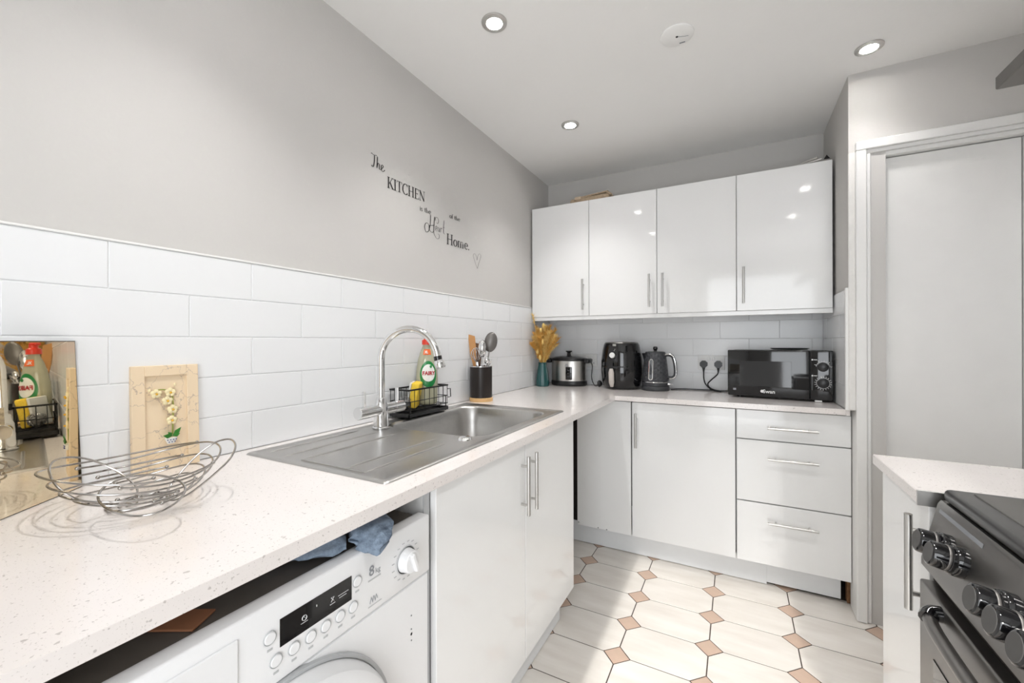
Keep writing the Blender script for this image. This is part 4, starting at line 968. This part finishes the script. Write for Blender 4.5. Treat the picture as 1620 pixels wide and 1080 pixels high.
def awid(n, a0, a1): return [TN + (TK - TN) * abs(math.cos(a0 + (a1 - a0) * k / n)) for k in range(n + 1)]
def ser(x, y, w=.26): return ([(x - w / 2, y), (x + w / 2, y)], TN)
G = {
 'K': (.72, [([(.14, 0), (.14, 1)], TK), ([(.2, .42), (.58, .98)], TN), ([(.3, .56), (.64, .02)], TK), ser(.14, .02), ser(.14, .98), ser(.6, .98, .22), ser(.62, .02, .22)]),
 'I': (.34, [([(.17, 0), (.17, 1)], TK), ser(.17, .02), ser(.17, .98)]),
 'T': (.66, [([(.33, 0), (.33, 1)], TK), ([(.04, .97), (.62, .97)], TN), ([(.05, .97), (.03, .8)], TN), ([(.61, .97), (.63, .8)], TN), ser(.33, .02)]),
 'C': (.72, [(arc(.42, .5, .33, .49, .28 * PI, 1.72 * PI, 24), awid(24, .28 * PI, 1.72 * PI)), ([(.63, .98), (.63, .76)], TN), ([(.63, .03), (.64, .22)], TN)]),
 'H': (.82, [([(.16, 0), (.16, 1)], TK), ([(.64, 0), (.64, 1)], TK), ([(.16, .52), (.64, .52)], TN)] + [ser(x, y) for x in (.16, .64) for y in (.02, .98)]),
 'E': (.62, [([(.15, 0), (.15, 1)], TK), ([(.08, .97), (.54, .97)], TN), ([(.15, .52), (.42, .52)], TN), ([(.08, .03), (.57, .03)], TN), ([(.54, .98), (.55, .8)], TN), ([(.57, .02), (.59, .22)], TN), ([(.42, .6), (.42, .44)], TN), ser(.15, .02), ser(.15, .98)]),
 'N': (.84, [([(.15, 0), (.15, 1)], TN), ([(.13, .98), (.67, .02)], TK), ([(.67, .0), (.67, 1)], TN), ser(.15, .02, .22), ser(.12, .98, .2), ser(.67, .98, .22)]),
 'o': (.52, [(arc(.26, .31, .20, .30, 0, 2 * PI, 24), awid(24, 0, 2 * PI))]),
 'm': (.92, [([(.13, 0), (.13, .62)], TK), (arc(.28, .40, .15, .20, PI, 0, 10), TN), ([(.43, 0), (.43, .42)], TK), (arc(.58, .40, .15, .20, PI, 0, 10), TN), ([(.73, 0), (.73, .42)], TK), ser(.13, .02, .2), ser(.43, .02, .2), ser(.73, .02, .2), ([(.04, .58), (.15, .62)], TN)]),
 'e': (.50, [(arc(.26, .31, .19, .30, .02, 1.75 * PI, 22), awid(22, .02, 1.75 * PI)), ([(.09, .33), (.45, .33)], TN)]),
 '.': (.26, [(arc(.11, .06, .035, .035, 0, 2 * PI, 10), .075)]),
 'i': (.26, [([(.13, 0), (.13, .62)], TK), ser(.13, .02, .2), ([(.04, .58), (.15, .62)], TN), (arc(.13, .83, .03, .03, 0, 2 * PI, 8), .06)]),
 's': (.40, [(catmull([(.34, .54), (.2, .61), (.07, .50), (.2, .33), (.33, .18), (.2, .01), (.06, .08)], 4), .08)]),
 't': (.34, [([(.15, .06), (.15, .86)], TK), ([(.03, .6), (.31, .6)], TN), (catmull([(.15, .08), (.2, .01), (.32, .08)], 3), TN)]),
 'h': (.60, [([(.13, 0), (.13, 1.0)], TK), (arc(.28, .40, .15, .20, PI, 0, 10), TN), ([(.43, 0), (.43, .42)], TK), ser(.13, .02, .2), ser(.43, .02, .2), ([(.04, .96), (.15, 1.0)], TN)]),
 'f': (.36, [([(.14, 0), (.14, .8)], TK), (arc(.27, .80, .13, .18, PI, .3, 8), TN), ([(.03, .6), (.30, .6)], TN), ser(.14, .02, .2)]),
 ' ': (.32, [])}
def word(txt, y0, y1, z0, z1, h, name='word'):
    tot = sum(G[c][0] for c in txt); sx = (y1 - y0) / tot; mb = MB(); x = 0
    for c in txt:
        for pts, w in G[c][1]:
            base = x
            f = lambda u, v: (.0012, y0 + u * sx, z0 + (z1 - z0) * (u / tot) + v * h)
            P = [(base + p[0], p[1]) for p in pts]
            ribbon(mb, P, w, f)
        x += G[c][0]
    return mb.build(name, 'decal', dc)
word('KITCHEN', -1.573, -1.350, 1.758, 1.766, .043)
word('is the', -1.386, -1.312, 1.7215, 1.7245, .021)
word('of the', -1.177, -1.092, 1.7445, 1.7475, .021)
word('Home.', -1.200, -1.008, 1.617, 1.623, .050)
def script(strokes, name):
    mb = MB()
    for pts, w0 in strokes:
        P = catmull([Vector((a, b, 0)) for a, b in pts], 8); n = len(P)
        Wd = []
        for i in range(n):
            t_ = (P[min(i + 1, n - 1)] - P[max(i - 1, 0)]).normalized(); Wd.append(.85 * w0 * (.45 + .75 * abs(t_.y) ** 2) * (1 if 1 < i < n - 2 else .5))
        ribbon(mb, [(p.x, p.y) for p in P], Wd, lambda u, v: (.0012, u, v))
    return mb.build(name, 'decal', dc)
def T_(y0, z0, s_, pts): return [(y0 + a * s_, z0 + b * s_) for a, b in pts]
o3 = (-1.655, 1.806, .052)
script([(T_(*o3, [(.02, .98), (.10, 1.04), (.22, .98), (.40, 1.0), (.58, 1.05)]), .0042), (T_(*o3, [(.34, .99), (.33, .6), (.26, .2), (.14, .10), (.10, .2)]), .0048),
        (T_(*o3, [(.62, 1.0), (.60, .6), (.56, .12)]), .0046), (T_(*o3, [(.57, .2), (.68, .52), (.80, .5), (.80, .3), (.82, .14), (.92, .14)]), .0042),
        (T_(*o3, [(.92, .14), (1.10, .34), (1.18, .48), (1.10, .56), (1.0, .44), (1.0, .22), (1.10, .08), (1.24, .16), (1.34, .28)]), .0042)], 'word')
oh = (-1.356, 1.655, .068)
script([(T_(*oh, [(.62, 1.0), (.60, .6), (.54, .2), (.40, -.12), (.18, -.22), (.04, -.02), (.06, .22), (.22, .36), (.42, .30), (.50, .08)]), .0042),
        (T_(*oh, [(1.10, .72), (1.12, .92), (1.30, .98), (1.44, .80), (1.34, .58), (1.22, .64)]), .0028), (T_(*oh, [(1.04, .98), (.98, .6), (.94, .2), (.90, -.05), (.66, -.12), (.48, .02), (.52, .26), (.74, .32), (1.02, .42)]), .0046),
        (T_(*oh, [(.92, .0), (1.0, -.22), (1.22, -.42), (1.46, -.36), (1.50, -.14), (1.34, -.08)]), .0028),
        (T_(*oh, [(1.12, .16), (1.26, .28), (1.24, .40), (1.13, .34), (1.14, .10), (1.28, .08)]), .0030),
        (T_(*oh, [(1.52, .36), (1.40, .34), (1.36, .16), (1.48, .10), (1.54, .34), (1.54, .10), (1.62, .10)]), .0030),
        (T_(*oh, [(1.66, .08), (1.68, .38), (1.78, .34), (1.82, .38)]), .0032), (T_(*oh, [(2.02, .98), (1.98, .5), (1.98, .12), (2.1, .06)]), .0040), (T_(*oh, [(1.84, .46), (2.14, .50)]), .0028)], 'word')
script([([(-.938, 1.542), (-.957, 1.568), (-.975, 1.598), (-.972, 1.612), (-.958, 1.614), (-.945, 1.600), (-.941, 1.584)], .0022), ([(-.938, 1.542), (-.925, 1.572), (-.907, 1.604), (-.906, 1.618), (-.920, 1.622), (-.934, 1.608), (-.941, 1.586)], .0022)], 'heart_outline')
for o in bpy.data.objects:
    if '_loc' in o.keys(): del o['_loc']
